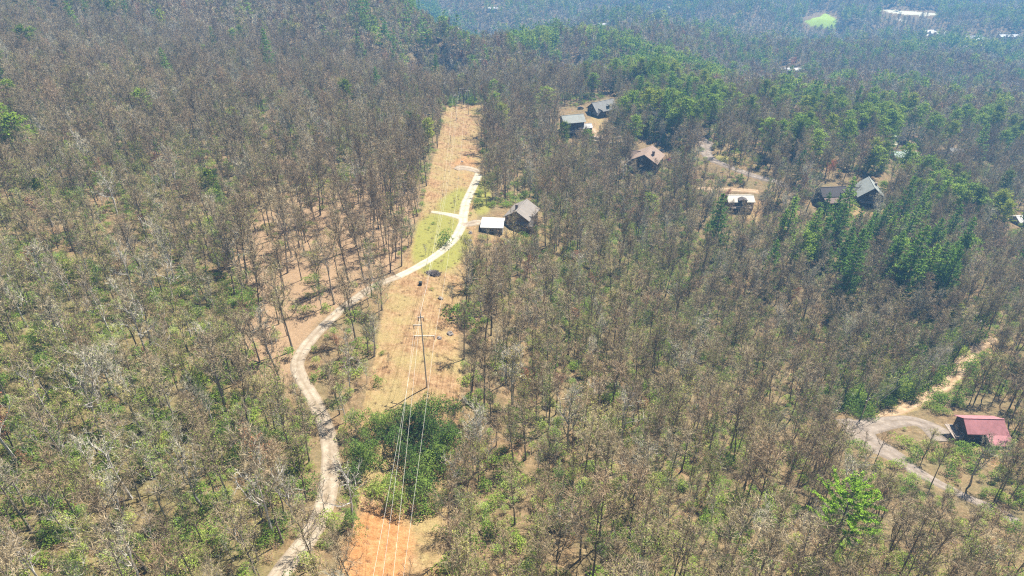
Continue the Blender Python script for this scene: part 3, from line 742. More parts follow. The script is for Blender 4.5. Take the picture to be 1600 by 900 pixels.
def door(root, x, y, z, face):
    g_ = bm_box(x - .5, x + .5, y - .06, y - .004, z, z + 2.1) if face == 'f' else bm_box(x - .06, x - .004, y - .5, y + .5, z, z + 2.1)
    o = mk('door', g_, wood, root)
    k_ = bm_box(x + .3, x + .4, y - .12, y - .06, z + 1, z + 1.1) if face == 'f' else bm_box(x - .12, x - .06, y + .3, y + .4, z + 1, z + 1.1)
    mk('handle', k_, trim_m, o)
def deck(root, x0, x1, y0, y1, z):
    ps = [bm_box(x0, x1, y0, y1, z - .2, z)] + [bm_box(px - .12, px + .12, y0 + .02, y0 + .26, z - 5.2, z - .2) for px in np.linspace(x0 + .2, x1 - .2, 4)]
    o = mk('deck', join(ps), deckm, root)
    rl = [bm_box(x0, x1, y0, y0 + .1, z + .9, z + 1.0), bm_box(x0, x0 + .1, y0 + .1, y1, z + .9, z + 1.0), bm_box(x1 - .1, x1, y0 + .1, y1, z + .9, z + 1.0)] + [bm_box(px - .05, px + .05, y0 + .01, y0 + .09, z, z + .9) for px in np.linspace(x0 + .1, x1 - .1, int((x1 - x0) / 1.2) + 2)]
    mk('railing', join(rl), deckm, o)
def base_at(u, v): p = at(u, v); return p
HOUSES = []
def house(label, u, v, rz, L, W, h, rise, roof, wallm, extras=(), group=None, eave=.7, name='house', cat='house', small=False, chimney=None):
    p = base_at(u, v); root = empty(name, p, math.radians(rz)); tag(root, label, cat, group)
    HOUSES.append((root, p, max(L, W) / 2 + 1.5))
    mk('wall', gable_wall(L, W, h, rise), wallm, root)
    rf = mk('roof', gable_roof(L, W, h, rise, eave), roof, root)
    if chimney:
        cx, cy, cw_, ch = chimney; zr = h + rise * (1 - abs(cy) / (W / 2))
        mk('chimney', join([bm_box(cx - cw_ / 2, cx + cw_ / 2, cy - cw_ / 2, cy + cw_ / 2, zr - .5, zr + ch), bm_box(cx - cw_ / 2 - .12, cx + cw_ / 2 + .12, cy - cw_ / 2 - .12, cy + cw_ / 2 + .12, zr + ch, zr + ch + .15)]), brick, rf)
    if not small:
        for k in range(max(1, int(L / 3.2))):
            x = -L / 2 + L * (k + .5) / max(1, int(L / 3.2))
            if k == 1: door(root, x, -W / 2, .1, 'f')
            else: window(root, x, -W / 2, .9, 1.2, 1.3, 'f')
        for y in (-W / 4, W / 4):
            window(root, -L / 2, y, .9, 1.1, 1.4, 'l'); 
            if rise > 2.5: window(root, -L / 2, y * .3, h + .3, .9, 1.0, 'l') if y > 0 else None
    else: window(root, 0, -W / 2, .9, 1.6, 1.2, 'f')
    for ex in extras: ex(root)
    return root
def ex_gable(ox, oy, oz, rz, L, W, h, rise, roof, wallm, eave=.5):
    def f(root):
        mk('wing', xf(gable_wall(L, W, h, rise, 5), ox, oy, oz, math.radians(rz)), wallm, root); mk('wing_roof', xf(gable_roof(L, W, h, rise, eave), ox, oy, oz, math.radians(rz)), roof, root)
    return f
def ex_shed(x0, x1, y0, y1, zf, zb, roof, posts=True):
    def f(root):
        mk('porch_roof', shed_roof(x0, x1, y0, y1, zf, zb), roof, root)
        if posts:
            for px in (x0 + .3, (x0 + x1) / 2, x1 - .3): mk('porch_post', bm_box(px - .1, px + .1, y0 + .2, y0 + .4, -4, zf + .01), deckm, root)
    return f
def ex_deck(*a): return lambda root: deck(root, *a)
def ex_dormer(x, y, z, roof, wallm, L=2.4, W=2.2):
    def f(root):
        mk('dormer', xf(gable_wall(L, W, 1.2, .7, 1.2), x, y, z, math.pi / 2), wallm, root); mk('dormer_roof', xf(gable_roof(L, W, 1.2, .7, .3, .15), x, y, z, math.pi / 2), roof, root)
    return f
# beside the clearing: pale metal shed and the house behind it
house('pale shed with a bright white metal roof beside the gravel track', 770, 357, -4, 8.6, 8.2, 2.6, .7, R['white'], greyw, name='shed', cat='shed', small=True, eave=.45, extras=[lambda r: door(r, 3.0, -4.1, .1, 'f')])
house('brown house with a weathered tan gabled roof behind the white roofed shed', 815, 350, 68, 11.5, 10.5, 5.6, 3.2, R['tan'], wood, [ex_gable(-3.2, -3.2, 0, -90, 7.5, 6.5, 3.6, 2.4, R['tan'], wood), lambda r: deck(r, -8.2, -5.3, -4.6, 4.6, 2.2)], chimney=(-2, 1.5, 1.0, 2.0))
# on the ridge
house('tall dark house with grey green roof and bright porch roof above the yellow lawn', 893, 207, 14, 13, 10, 8.8, 2.8, R['sage'], log, [ex_gable(7.5, -2.5, .4, 0, 9, 5.5, 3.8, 1.6, R['white'], log), ex_deck(-5, 6, -8, -5.05, 3.0)], eave=1.0)
house('dark timber house with steep front gables and grey roof on the ridge top', 940, 178, 32, 17, 11, 4.6, 4.6, R['grey'], log, [ex_gable(-6.5, -4.6, 0, -90, 5.5, 5.5, 3.0, 3.0, R['grey'], log), ex_dormer(2, -3.5, 5.6, R['grey'], log)], eave=.9)
house('dark log house with a brown shingled roof and stone chimney, red car beside it', 1010, 262, 64, 15, 15, 6.8, 4.2, R['brown'], log, [ex_gable(3, 6.5, 1.6, 92, 8, 7, 4.0, 2.6, R['brown'], log), lambda r: deck(r, -10.2, -7.05, -6.5, 6.5, 1.6), ], chimney=(-1.5, -3.6, 1.3, 2.6), eave=.9)
house('cabin with a pale cream metal roof and a dark dormer in front', 1153, 322, 0, 13.5, 8.5, 4.6, 1.7, R['cream'], wood, [ex_dormer(.6, -3.4, 4.4, R['dark'], log, 3.2, 4.2), ex_deck(-5.5, 5.5, -7, -4.3, 2.2)], eave=.6)
house('long house with a dark brown upper roof above a lower brown porch roof', 1296, 313, 6, 14, 9, 4.8, 3.2, R['dark'], log, [ex_shed(-7, 8.5, -9.4, -5.2, 2.7, 4.0, R['rust']), ex_dormer(4.5, -3.2, 5.0, R['dark'], log, 2.6, 2.6)], eave=.6)
house('large dark chalet with a steep camera facing gable and pale grey green roof', 1354, 312, 78, 14, 13, 5.0, 5.4, R['sage'], log, [ex_gable(1, 6, -.2, 90, 9, 7, 4, 2.6, R['sage'], log), lambda r: deck(r, -10, -7.05, -6, 6, 2.4)], eave=1.0, chimney=(2, -3, 1.0, 1.6))
house('house with a ribbed pale green metal roof among pines', 1410, 250, -2, 14, 7.5, 3.8, 2.0, R['green'], greyw, [ex_gable(5, 5, 0, 88, 5, 5, 3, 1.6, R['green'], greyw)])
house('small brown house with a grey roof half hidden by pines', 1470, 246, 14, 9, 7, 3.4, 2.0, R['grey'], wood)
house('small grey house with a pale roof right of the half hidden brown house', 1490, 243, -30, 8, 7, 3.2, 2.0, R['pale'], greyw)
house('low dark roofed house in bare woods below the far valley', 1243, 197, 10, 16, 9, 3.4, 2.4, R['grey'], log, [ex_gable(6, -3, 0, 90, 7, 6, 3, 2, R['brown'], log)])
house('house with a pale grey roof at the right edge of the photo', 1597, 350, 8, 12, 8, 3.6, 2.0, R['pale'], greyw)
house('cabin with a pinkish red metal roof and a lower red porch roof', 1524, 680, -2, 10.8, 7.0, 4.6, 2.2, R['red'], log, [ex_shed(-.5, 6.6, -7.6, -2.0, 3.0, 4.9, R['red']), ex_deck(-8.5, -6.0, -3.4, 3.0, 1.6)], eave=.7)
# far houses in the valley
for u, v, rz, L, W, h, rs, rm, wm, lb in [
    (1237,113,0,22,11,4,1.6,'white',cream_w,'long far house with a bright white roof near a pink budding tree'),
    (1213,110,10,9,7,3,1.6,'white',cream_w,'small far outbuilding with a white roof left of the long white roofed house'),
    (1172,135,-8,11,8,3.4,1.8,'pale',greyw,'far cabin with a pale roof in the dip below the dark wooded slope'),
    (1162,146,12,10,7,3.4,1.8,'cream',cream_w,'far cream house just below the pale roofed cabin in the dip'),
    (1074,75,0,18,9,4,2.2,'pale',greyw,'far grey house above the pine covered ridge'),
    (1050,15,0,18,10,4,2.,'white',cream_w,'tiny far white roofed house at the top centre of the photo'),
    (941,42,0,16,10,4,2.,'pale',cream_w,'tiny far pale house among trees above the green pine ridge'),
    (1290,120,4,16,9,4,1.6,'dark',wood,'far brown roofed house right of the long white roofed house'),
    (1451,52,5,20,13,4,2.4,'white',cream_w,'far white house left of the dark tree on the valley floor'),
    (1464,55,-12,24,14,4,2.6,'cream',cream_w,'far house with a cream roof right of the dark tree on the valley floor'),
    (1520,62,4,30,15,4,2.6,'grey',greyw,'long far grey roofed building above the pale yellow field'),
    (1533,66,-6,22,13,4,2.4,'pale',cream_w,'far pale building right of the pale yellow field'),
    (1575,60,0,34,13,4,2.4,'pale',cream_w,'long low far building at the right edge of the valley'),
    (1420,120,0,13,8,3.4,1.8,'white',cream_w,'tiny white roofed house in bare trees of the middle valley'),
    (1487,128,0,10,7,3.4,1.8,'white',cream_w,'tiny white house on a yellow bank in the middle valley'),
    (1385,218,25,9,6,3,1.6,'pale',wood,'little shed beside the dirt clearing among tall pines'),
    (770,16,0,20,11,4,2.,'white',cream_w,'tiny far white building at the top edge above the pine spur'),
    (908,107,10,9,7,3.4,2.,'brown',cream_w,'tiny brown roofed house peeping out of the green pine ridge'),
    (975,116,0,9,7,3.4,2.,'red',cream_w,'tiny red roofed house peeping out of the green pine ridge'),
    (1198,186,10,10,8,3.4,2.2,'green',greyw,'house with a pale green roof hidden among bright pines')]:
    house(lb, u, v, rz, L, W, h, rs, R[rm], wm, small=True)

# cars
paint_red = plain('magenta_red_paint', (.42, .02, .09), .25, .05, 1, 0, .6); paint_dark = plain('dark_paint', (.03, .035, .045), .25, .05, 1, 0, .6); rubber = plain('tyre_rubber', (.02, .02, .02), .9)
steel = plain('wheel_rim_metal', (.5, .5, .5), .4, .1)
def car(label, u, v, rz, mat):
    p = at(u, v); root = tag(empty('parked_car', p + Vector((0, 0, .35)), math.radians(rz)), label, 'car')
    prof = [(-2.2, .35), (-2.25, .85), (-1.9, 1.0), (-1.55, 1.02), (-1.05, 1.5), (.35, 1.52), (1.05, 1.02), (1.95, .88), (2.25, .7), (2.25, .35)]
    def ext(pr, w_top, w_bot):
        n_ = len(pr); v_ = [(x, s_ * (w_top if z > 1.1 else w_bot), z) for s_ in (-1, 1) for x, z in pr]
        return v_, [tuple(range(n_))[::-1], tuple(range(n_, 2 * n_))] + [(i, (i + 1) % n_, n_ + (i + 1) % n_, n_ + i)[::-1] for i in range(n_)][::1]
    mk('body', ext(prof, .68, .92), mat, root)
    mk('windscreen', ([(1.0, -.7, 1.07), (1.0, .7, 1.07), (.42, .6, 1.49), (.42, -.6, 1.49), (1.04, -.7, 1.09), (1.04, .7, 1.09), (.46, .6, 1.51), (.46, -.6, 1.51)], [(0, 1, 2, 3), (7, 6, 5, 4), (0, 4, 5, 1), (1, 5, 6, 2), (2, 6, 7, 3), (3, 7, 4, 0)]), glass, root)
    for s_ in (-1, 1):
        mk('side_window', bm_box(-1.0, .3, s_ * .80 - .03, s_ * .80 + .03, 1.08, 1.42), glass, root)
        mk('headlight', bm_box(2.22, 2.27, s_ * .65 - .15, s_ * .65 + .15, .62, .75), trim_m, root)
        for x in (-1.4, 1.4):
            G_ = Geo(); G_.tube([(x, s_ * .75, .33), (x, s_ * .96, .33)], [.33, .33], 14); b_ = len(G_.v)
            G_.f += [tuple(range(b_ - 14, b_)), tuple(range(b_ - 28, b_ - 14))[::-1]]; G_.m += [0, 0]
            w_ = link('wheel', G_.mesh('wheel', [rubber]), root)
            G2 = Geo(); G2.tube([(x, s_ * .9, .33), (x, s_ * .975, .33)], [.19, .19], 10); G2.f += [tuple(range(10, 20))]; G2.m += [0]; link('rim', G2.mesh('rim', [steel]), w_)
car('magenta red car parked beside the brown roofed log house', 1046, 252, 75, paint_red)
car('dark pickup coloured car parked by the ridge top house', 907, 171, 15, paint_dark)
car('dark car parked behind the brown roofed log house', 1032, 238, 20, paint_dark)
for o in list(COL.objects):
    if o.get('label') == 'dark pickup coloured car parked by the ridge top house': o['label'] = 'dark car parked in front of the ridge top house'

# retaining walls below the tall dark house
def wall_strip(label, pts, h, w):
    g = np.array([[*at(u, v)[:2]] for u, v in pts]); c_ = catmull(g, 1.0); d = np.gradient(c_, axis=0); d /= np.linalg.norm(d, axis=1)[:, None]; nn = np.stack([-d[:, 1], d[:, 0]], 1)
    z = H(c_[:, 0], c_[:, 1]); V = []
    for i in range(len(c_)):
        for s_, zz in ((-1, -1), (-1, h), (1, h), (1, -1)): V.append((c_[i, 0] + nn[i, 0] * s_ * w / 2, c_[i, 1] + nn[i, 1] * s_ * w / 2, z[i] + zz))
    f = [(i * 4 + k, i * 4 + (k + 1) % 4, i * 4 + 4 + (k + 1) % 4, i * 4 + 4 + k) for i in range(len(c_) - 1) for k in range(4)] + [(0, 1, 2, 3), tuple(len(V) - 4 + q for q in (3, 2, 1, 0))]
    cx, cy, cz = V[0]
    o = link('retaining_wall', mesh_from('retaining_wall', [(a - cx, b_ - cy, c - cz) for a, b_, c in V], f, [stonew]), loc=V[0]); tag(o, label, 'wall')
stonew = plain('pale_stone_wall', (.42, .36, .29), .9, .35, 1.2)
wall_strip('upper curved stone retaining wall below the tall dark house', [(914,213),(925,216),(940,218),(958,218),(972,216)], 1.3, .8)
wall_strip('lower curved stone retaining wall beside the yellow lawn', [(912,217),(924,221),(942,224),(962,225),(978,223)], 1.2, .8)

# ------------------------------------------------------------------ power line
polem = plain('grey_weathered_pole', (.50, .44, .37), .85, .25, 1.5); insul = plain('insulator_glaze', (.16, .12, .10), .4, .1); wirem = plain('aluminium_wire', (.62, .58, .50), .5, .05, 1, 0, .5); darkwire = plain('dark_cable', (.05, .05, .05), .6)
def height_for(p, v):
    return next(h_ for h_ in np.arange(1, 70, .1) if pix(p.x, p.y, p.z + h_)[1] <= v)
def tube_obj(name, pts, rad, sides, mat, parent=None):
    G_ = Geo(); G_.tube(pts, rad, sides); n_ = len(G_.v); G_.f += [tuple(range(sides))[::-1], tuple(range(n_ - sides, n_))]; G_.m += [0, 0]
    return link(name, G_.mesh(name, [mat]), parent)
def utility_pole(label, p, h, arms, r=.2, group=None, rz=0):
    root = tag(empty('power_pole', p, rz), label, 'power pole', group); out = []
    tube_obj('shaft', [(0, 0, -1), (0, 0, h)], [r, r * .6], 10, polem, root)
    for (za, xl, xr) in arms:
        a = mk('crossarm', bm_box(-xl, xr, -.09, .09, h - za - .1, h - za + .1), polem, root)
        for x in ([-xl + .1] if xl > .5 else []) + ([xr - .1] if xr > .5 else []):
            q = [(x, 0, h - za - .1 - k * .16) for k in range(8)]
            tube_obj('insulator', q, [.06 if k % 2 else .13 for k in range(8)], 8, insul, a)
            c_, s_ = math.cos(rz), math.sin(rz)
            out.append(Vector((p.x + x * c_, p.y + x * s_, p.z + h - za - 1.25)))
    tube_obj('top_insulator', [(0, 0, h - .02), (0, 0, h + .2), (0, 0, h + .5)], [.12, .09, .05], 8, insul, root)
    out.append(Vector((p.x, p.y, p.z + h + .45))); return out
p0 = at(667, 605); h0 = height_for(p0, 491)
near = utility_pole('tall grey power pole with staggered crossarms standing in the orange clearing', p0, h0, [(.9, .7, .7), (3.3, 2.0, .2), (6.6, 2.0, 3.0)], .20)
crest = {}
for key, (u, v, h_, lb) in dict(A=(713,188,17,'left pole of the three at the crest of the clearing'), B=(732,179,17,'right pole of the three at the crest of the clearing'), C=(722,170,15,'middle and farthest pole of the three at the crest of the clearing'), D=(705,231,7,'short pole in the grass below the crest poles')).items():
    crest[key] = utility_pole(lb, at(u, v), h_, [(1.2, 1.6, 1.6)] if key != 'D' else [], .19, None, .1)
def world_at(u, v, d): r = ray(u, v); return Vector((r[0] * d, r[1] * d, CAMZ + r[2] * d))
def wire(label, pts, sag, r, mat=wirem, name='power_line', group=None, cat='wire'):
    """one cable hung through its supports"""
    P_ = []
    for a, b_ in zip(pts[:-1], pts[1:]):
        L_ = (b_ - a).length; n_ = max(8, int(L_ / 9))
        for k in range(n_): t_ = k / n_; q = a.lerp(b_, t_); q.z -= sag * (L_ / 100) ** 2 * 4 * t_ * (1 - t_); P_.append(q)
    P_.append(pts[-1]); o_ = P_[0].copy()
    rr = [r * max(1, min(1.8, (q.length) / 330)) if False else r for q in P_]
    o = tube_obj(name, [np.array(q - o_) for q in P_], rr, 5, mat); o.location = o_; tag(o, label, cat, group); return o
G1 = 'wires of the power line over the clearing'
nl1, nl2, nr1, nt = near[1 + 0] if False else near[2], near[3], near[4], near[-1]
wire('leftmost bright wire of the power line over the clearing', [world_at(572,960,98), nl2, crest['A'][0], world_at(723,108,600)], 1.2, .018, group=G1)
wire('second bright wire from the left, close beside the leftmost one', [world_at(590,960,98), nl1, crest['A'][1], world_at(726,102,605)], 1.2, .018, group=G1)
wire('thin third wire hanging from the top of the near power pole', [world_at(608,960,96), nt, crest['C'][0], world_at(730,100,620)], 1.0, .018, group=G1)
wire('rightmost bright wire of the power line over the clearing', [world_at(622,960,99), nr1, crest['B'][0], world_at(737,112,590)], 1.2, .018, group=G1)
utility_pole('far pole where the wires meet in front of the dark pine spur', at(728, 128), 17, [(1.2, 1.8, 1.8)], .2)
pr = at(1512, 545); hr = height_for(pr, 500)
rp = utility_pole('slender power pole beside the dirt road above the red roofed cabin', pr, hr, [(1.0, 1.2, 1.2)], .18, None, .6)
wr_end = at(1345, 655) + Vector((0, 0, 9))
for k, lb in enumerate(['upper dark cable crossing above the dirt road', 'middle dark cable crossing above the dirt road', 'lowest dark cable crossing above the dirt road']):
    wire(lb, [rp[k % 3] - Vector((0, 0, .6 * k)), wr_end + Vector((k * .9, -k * .8, -.5 * k))], .8, .06, darkwire, 'cable', 'dark cables over the dirt road', 'cable')
utility_pole('short power pole at the road junction under dark cables', at(1345, 655), 9.6, [(1.0, 1.2, 1.2)], .16, None, .6)

# ------------------------------------------------------------------ things in the clearing
rockm = plain('grey_rock', (.22, .19, .165), .9, .45, 1.5); palerock = plain('pale_rock', (.5, .45, .38), .9, .35, 1.5)
def rock(label, u, v, r, fl=.6, mat=None, name='boulder', cat='rock', seed=0, sink=.25):
    bm = bmesh.new(); bmesh.ops.create_icosphere(bm, subdivisions=3, radius=r); g = np.random.default_rng(seed)
    of = g.uniform(0, 50)
    from mathutils import noise as mn
    for q in bm.verts:
        d = q.co.normalized(); k = 1 + .45 * mn.noise(d * 1.7 + Vector((of, 0, 0))) + .18 * mn.noise(d * 5 + Vector((0, of, 0))); q.co = Vector((q.co.x * k, q.co.y * k, q.co.z * k * fl))
    m_ = bpy.data.meshes.new(name); bm.to_mesh(m_); bm.free(); m_.materials.append(mat or rockm)
    o = link(name, m_); o.location = at(u, v) + Vector((0, 0, r * fl * sink)); tag(o, label, cat); return o
T_, C_ = Geo(), Geo(); g = np.random.default_rng(91)
bp_ = at(676, 428)
def heap(label, p, rx, ry, hz, n_, seed):
    g = np.random.default_rng(seed); G_ = Geo()
    for i in range(n_):
        a = g.uniform(0, 6.28); k = math.sqrt(g.random()); q = np.array([math.cos(a) * rx * k, math.sin(a) * ry * k, hz * (1 - k * k) * g.uniform(.55, 1.0)])
        d = unit(np.array([g.normal(), g.normal(), g.normal() * .25 - .1 * k])); l = g.uniform(.8, 2.2)
        G_.tube([q - d * l / 2, q + d * l / 2], [.07, .03], 3)
    bmv = [(math.cos(t_) * rx * r_, math.sin(t_) * ry * r_, hz * .8 * (1 - r_ * r_) - .15) for r_ in (1, .7, .4) for t_ in np.linspace(0, 2 * math.pi, 14, endpoint=False)] + [(0, 0, hz * .8)]
    b_ = len(G_.v); G_.v += bmv
    for r_ in range(2):
        for k in range(14): G_.f.append((b_ + r_ * 14 + k, b_ + r_ * 14 + (k + 1) % 14, b_ + r_ * 14 + 14 + (k + 1) % 14, b_ + r_ * 14 + 14 + k)); G_.m.append(0)
    for k in range(14): G_.f.append((b_ + 28 + k, b_ + 28 + (k + 1) % 14, b_ + 42)); G_.m.append(0)
    o = link('brush_pile', G_.mesh('brush_pile', [plain('grey_brush', (.17, .135, .115), .9, .4)])); o.location = p; tag(o, label, 'brush pile')
heap('dark grey pile of cut brush in the grass below the bend of the gravel track', bp_, 2.7, 1.5, 1.3, 420, 3)
G_ = Geo(); box = mk('utility_box', join([bm_box(-.5, .5, -.45, .45, -.2, 1.1), bm_box(-.56, .56, -.5, .5, 1.1, 1.2), bm_box(-.03, .03, -.47, -.45, .1, 1.0)]), plain('dark_green_box_paint', (.03, .035, .03), .5, .2), None)
box.location = at(657, 445); tag(box, 'small black utility box in the clearing below the brush pile', 'utility box')
for i, (u, v, r, lb) in enumerate([(735,364,.8,'upper of two dark rocks at the clearing edge near the white roofed shed'), (734,376,.8,'lower of two dark rocks at the clearing edge near the white roofed shed'), (688,467,.8,'dark rock with a pale top in the clearing above the dry shrub'), (686,529,.7,'small dark rock below the round dry shrub in the clearing'), (703,522,1.0,'pale topped rock at the edge of the deep shadow in the clearing'),
        (722,253,.7,'small rock on the orange bank by the turnaround')]):
    rock(lb, u, v, r, .7, seed=i)
for i, (u, v, r, lb) in enumerate([(196,147,3.2,'pale rock ledge showing through the trees on the upper left slope'), (178,120,2.6,'grey outcrop above the pale ledge on the upper left slope'), (26,45,2.8,'pale outcrop near the top left corner'), (222,170,2.2,'rock outcrop just below the pale ledge on the upper left slope')]):
    rock(lb, u, v, r, .45, palerock if i != 1 else rockm, 'rock_outcrop', 'rock', 20 + i)

# ------------------------------------------------------------------ trees and shrubs
REG = {}
def region(u, v):
    if poly_hit(CORR, u, v): return 'inside the cleared strip'
    if poly_hit(OPEN, u, v): return 'in the open wood above the track'
    if u < 560:
        tx = np.interp(v, [400, 560, 700, 900], [620, 470, 515, 440])
        if v > 430 and u > tx: return 'between the track and cleared strip'
        col = ['by the left edge', 'midway to the track', 'near the track'][min(2, int(u / 190))]
        row = 'high on the left slope' if v < 200 else 'on the middle left slope' if v < 430 else 'on the lower left slope' if v < 680 else 'at the bottom left'
        return row + ' ' + col
    if u < 790 and v < 260: return 'along the upper end of the cleared strip'
    if u < 900: return 'right of the cleared strip, ' + ('near the shed' if v < 450 else 'beside the pole' if v < 680 else 'at the bottom')
    if u > 1280 and v > 480: return 'around the red roofed cabin' if v < 790 else 'in the bottom right corner'
    row = 'around the ridge houses' if v < 330 else 'below the ridge houses' if v < 520 else 'in the wood at mid height' if v < 720 else 'at the bottom edge'
    return row + (', centre' if u < 1060 else ', right of centre' if u < 1330 else ', far right')
def poly_hit(pts, u, v):
    c = False; j = len(pts) - 1
    for i in range(len(pts)):
        if (pts[i][1] > v) != (pts[j][1] > v) and u < (pts[j][0] - pts[i][0]) * (v - pts[i][1]) / (pts[j][1] - pts[i][1]) + pts[i][0]: c = not c
        j = i
    return c
NAME = dict(bare='bare_tree', bud='budding_tree', pine='pine_tree', shrub='shrub')
CAT = dict(bare='bare tree', bud='budding tree', pine='pine tree', shrub='shrub')
def plant(kind, vi, x, y, z, s, sz, rot, label=None, group=None, name=None, cat=None, sink=.0):
    pr_ = PROTO[kind][vi]; u, v, d = pix(x, y, z)
    o = bpy.data.objects.new(name or NAME[kind], pr_['trunk']); COL.objects.link(o)
    o.location = (x, y, z - sink); o.scale = (s, s, sz); o.rotation_euler = (0, 0, rot)
    c_ = bpy.data.objects.new('crown' if kind != 'shrub' else 'foliage', pr_['crown']); COL.objects.link(c_); c_.parent = o
    reg = region(float(u), float(v))
    tag(o, label or (pr_['desc'] + ' ' + reg), cat or CAT[kind], group or (CAT[kind] + 's ' + reg)); return o
keepvis = poly([(745,330),(792,330),(792,366),(748,366)]) | poly([(790,300),(838,300),(838,352),(795,358)]) | poly([(872,168),(912,168),(925,190),(905,212),(885,200)]) | poly([(918,148),(955,150),(945,178),(925,182)]) | poly([(988,228),(1038,232),(1045,252),(1010,262),(990,255)]) \
    | poly([(1132,295),(1176,295),(1176,322),(1132,322)]) | poly([(1274,284),(1324,284),(1324,316),(1274,316)]) | poly([(1328,275),(1384,275),(1380,304),(1340,318)]) | poly([(1392,235),(1427,235),(1427,249),(1392,249)]) | poly([(1490,642),(1568,640),(1570,684),(1500,684)]) | poly([(1578,335),(1600,335),(1600,350),(1578,350)]) \
    | poly([(540,915),(590,800),(660,815),(685,915)]) | band([(650,418),(707,377),(722,352),(724,335),(745,280)], 7) | band(SPUR, 5) | band([(1320,658),(1345,678),(1400,708)], 9) | band([(1545,530),(1503,568)], 6) \
    | band([(1225,108),(1250,112)], 4) | poly([(1258,24),(1306,24),(1306,46),(1262,42)]) | band([(1380,18),(1420,20),(1460,23)], 4) | band([(1100,215),(1104,240),(1130,255)], 6) | poly([(1505,63),(1525,65),(1525,74),(1510,74)]) | band([(1448,51),(1470,53)], 4)
softvis = band(TRACK[:10], 13) | band(ROAD_J, 8) | band(ROAD_R, 9) | band(DRIVE_R, 7) | band(TRACK[9:], 3) | (corr & ~thick & (blur(corr, 3) > .97))
ok_all = []
def cull(x, y, z, u, v, h=16):
    """keeps a tree off the tracks, the clearing and the yards"""
    ok = ~sample(clear, u, v) | (u < 0) | (u > 1600) | (v < 0) | (v > 900)
    for k in (.25, .5, .75, 1.0):
        uc, vc, _ = pix(x, y, z + h * k); ins = (uc > 0) & (uc < 1600) & (vc > 0) & (vc < 900)
        ok &= ~(sample(keepvis, uc, vc) & ins)
        ok &= ~(sample(softvis, uc, vc) & ins & (rng.random(len(uc)) < .8))
    for root, p, r in HOUSES: ok &= (x - p.x) ** 2 + (y - p.y) ** 2 > r * r
    return ok
items = {k: [] for k in ('bare', 'bud', 'pine', 'shrub')}
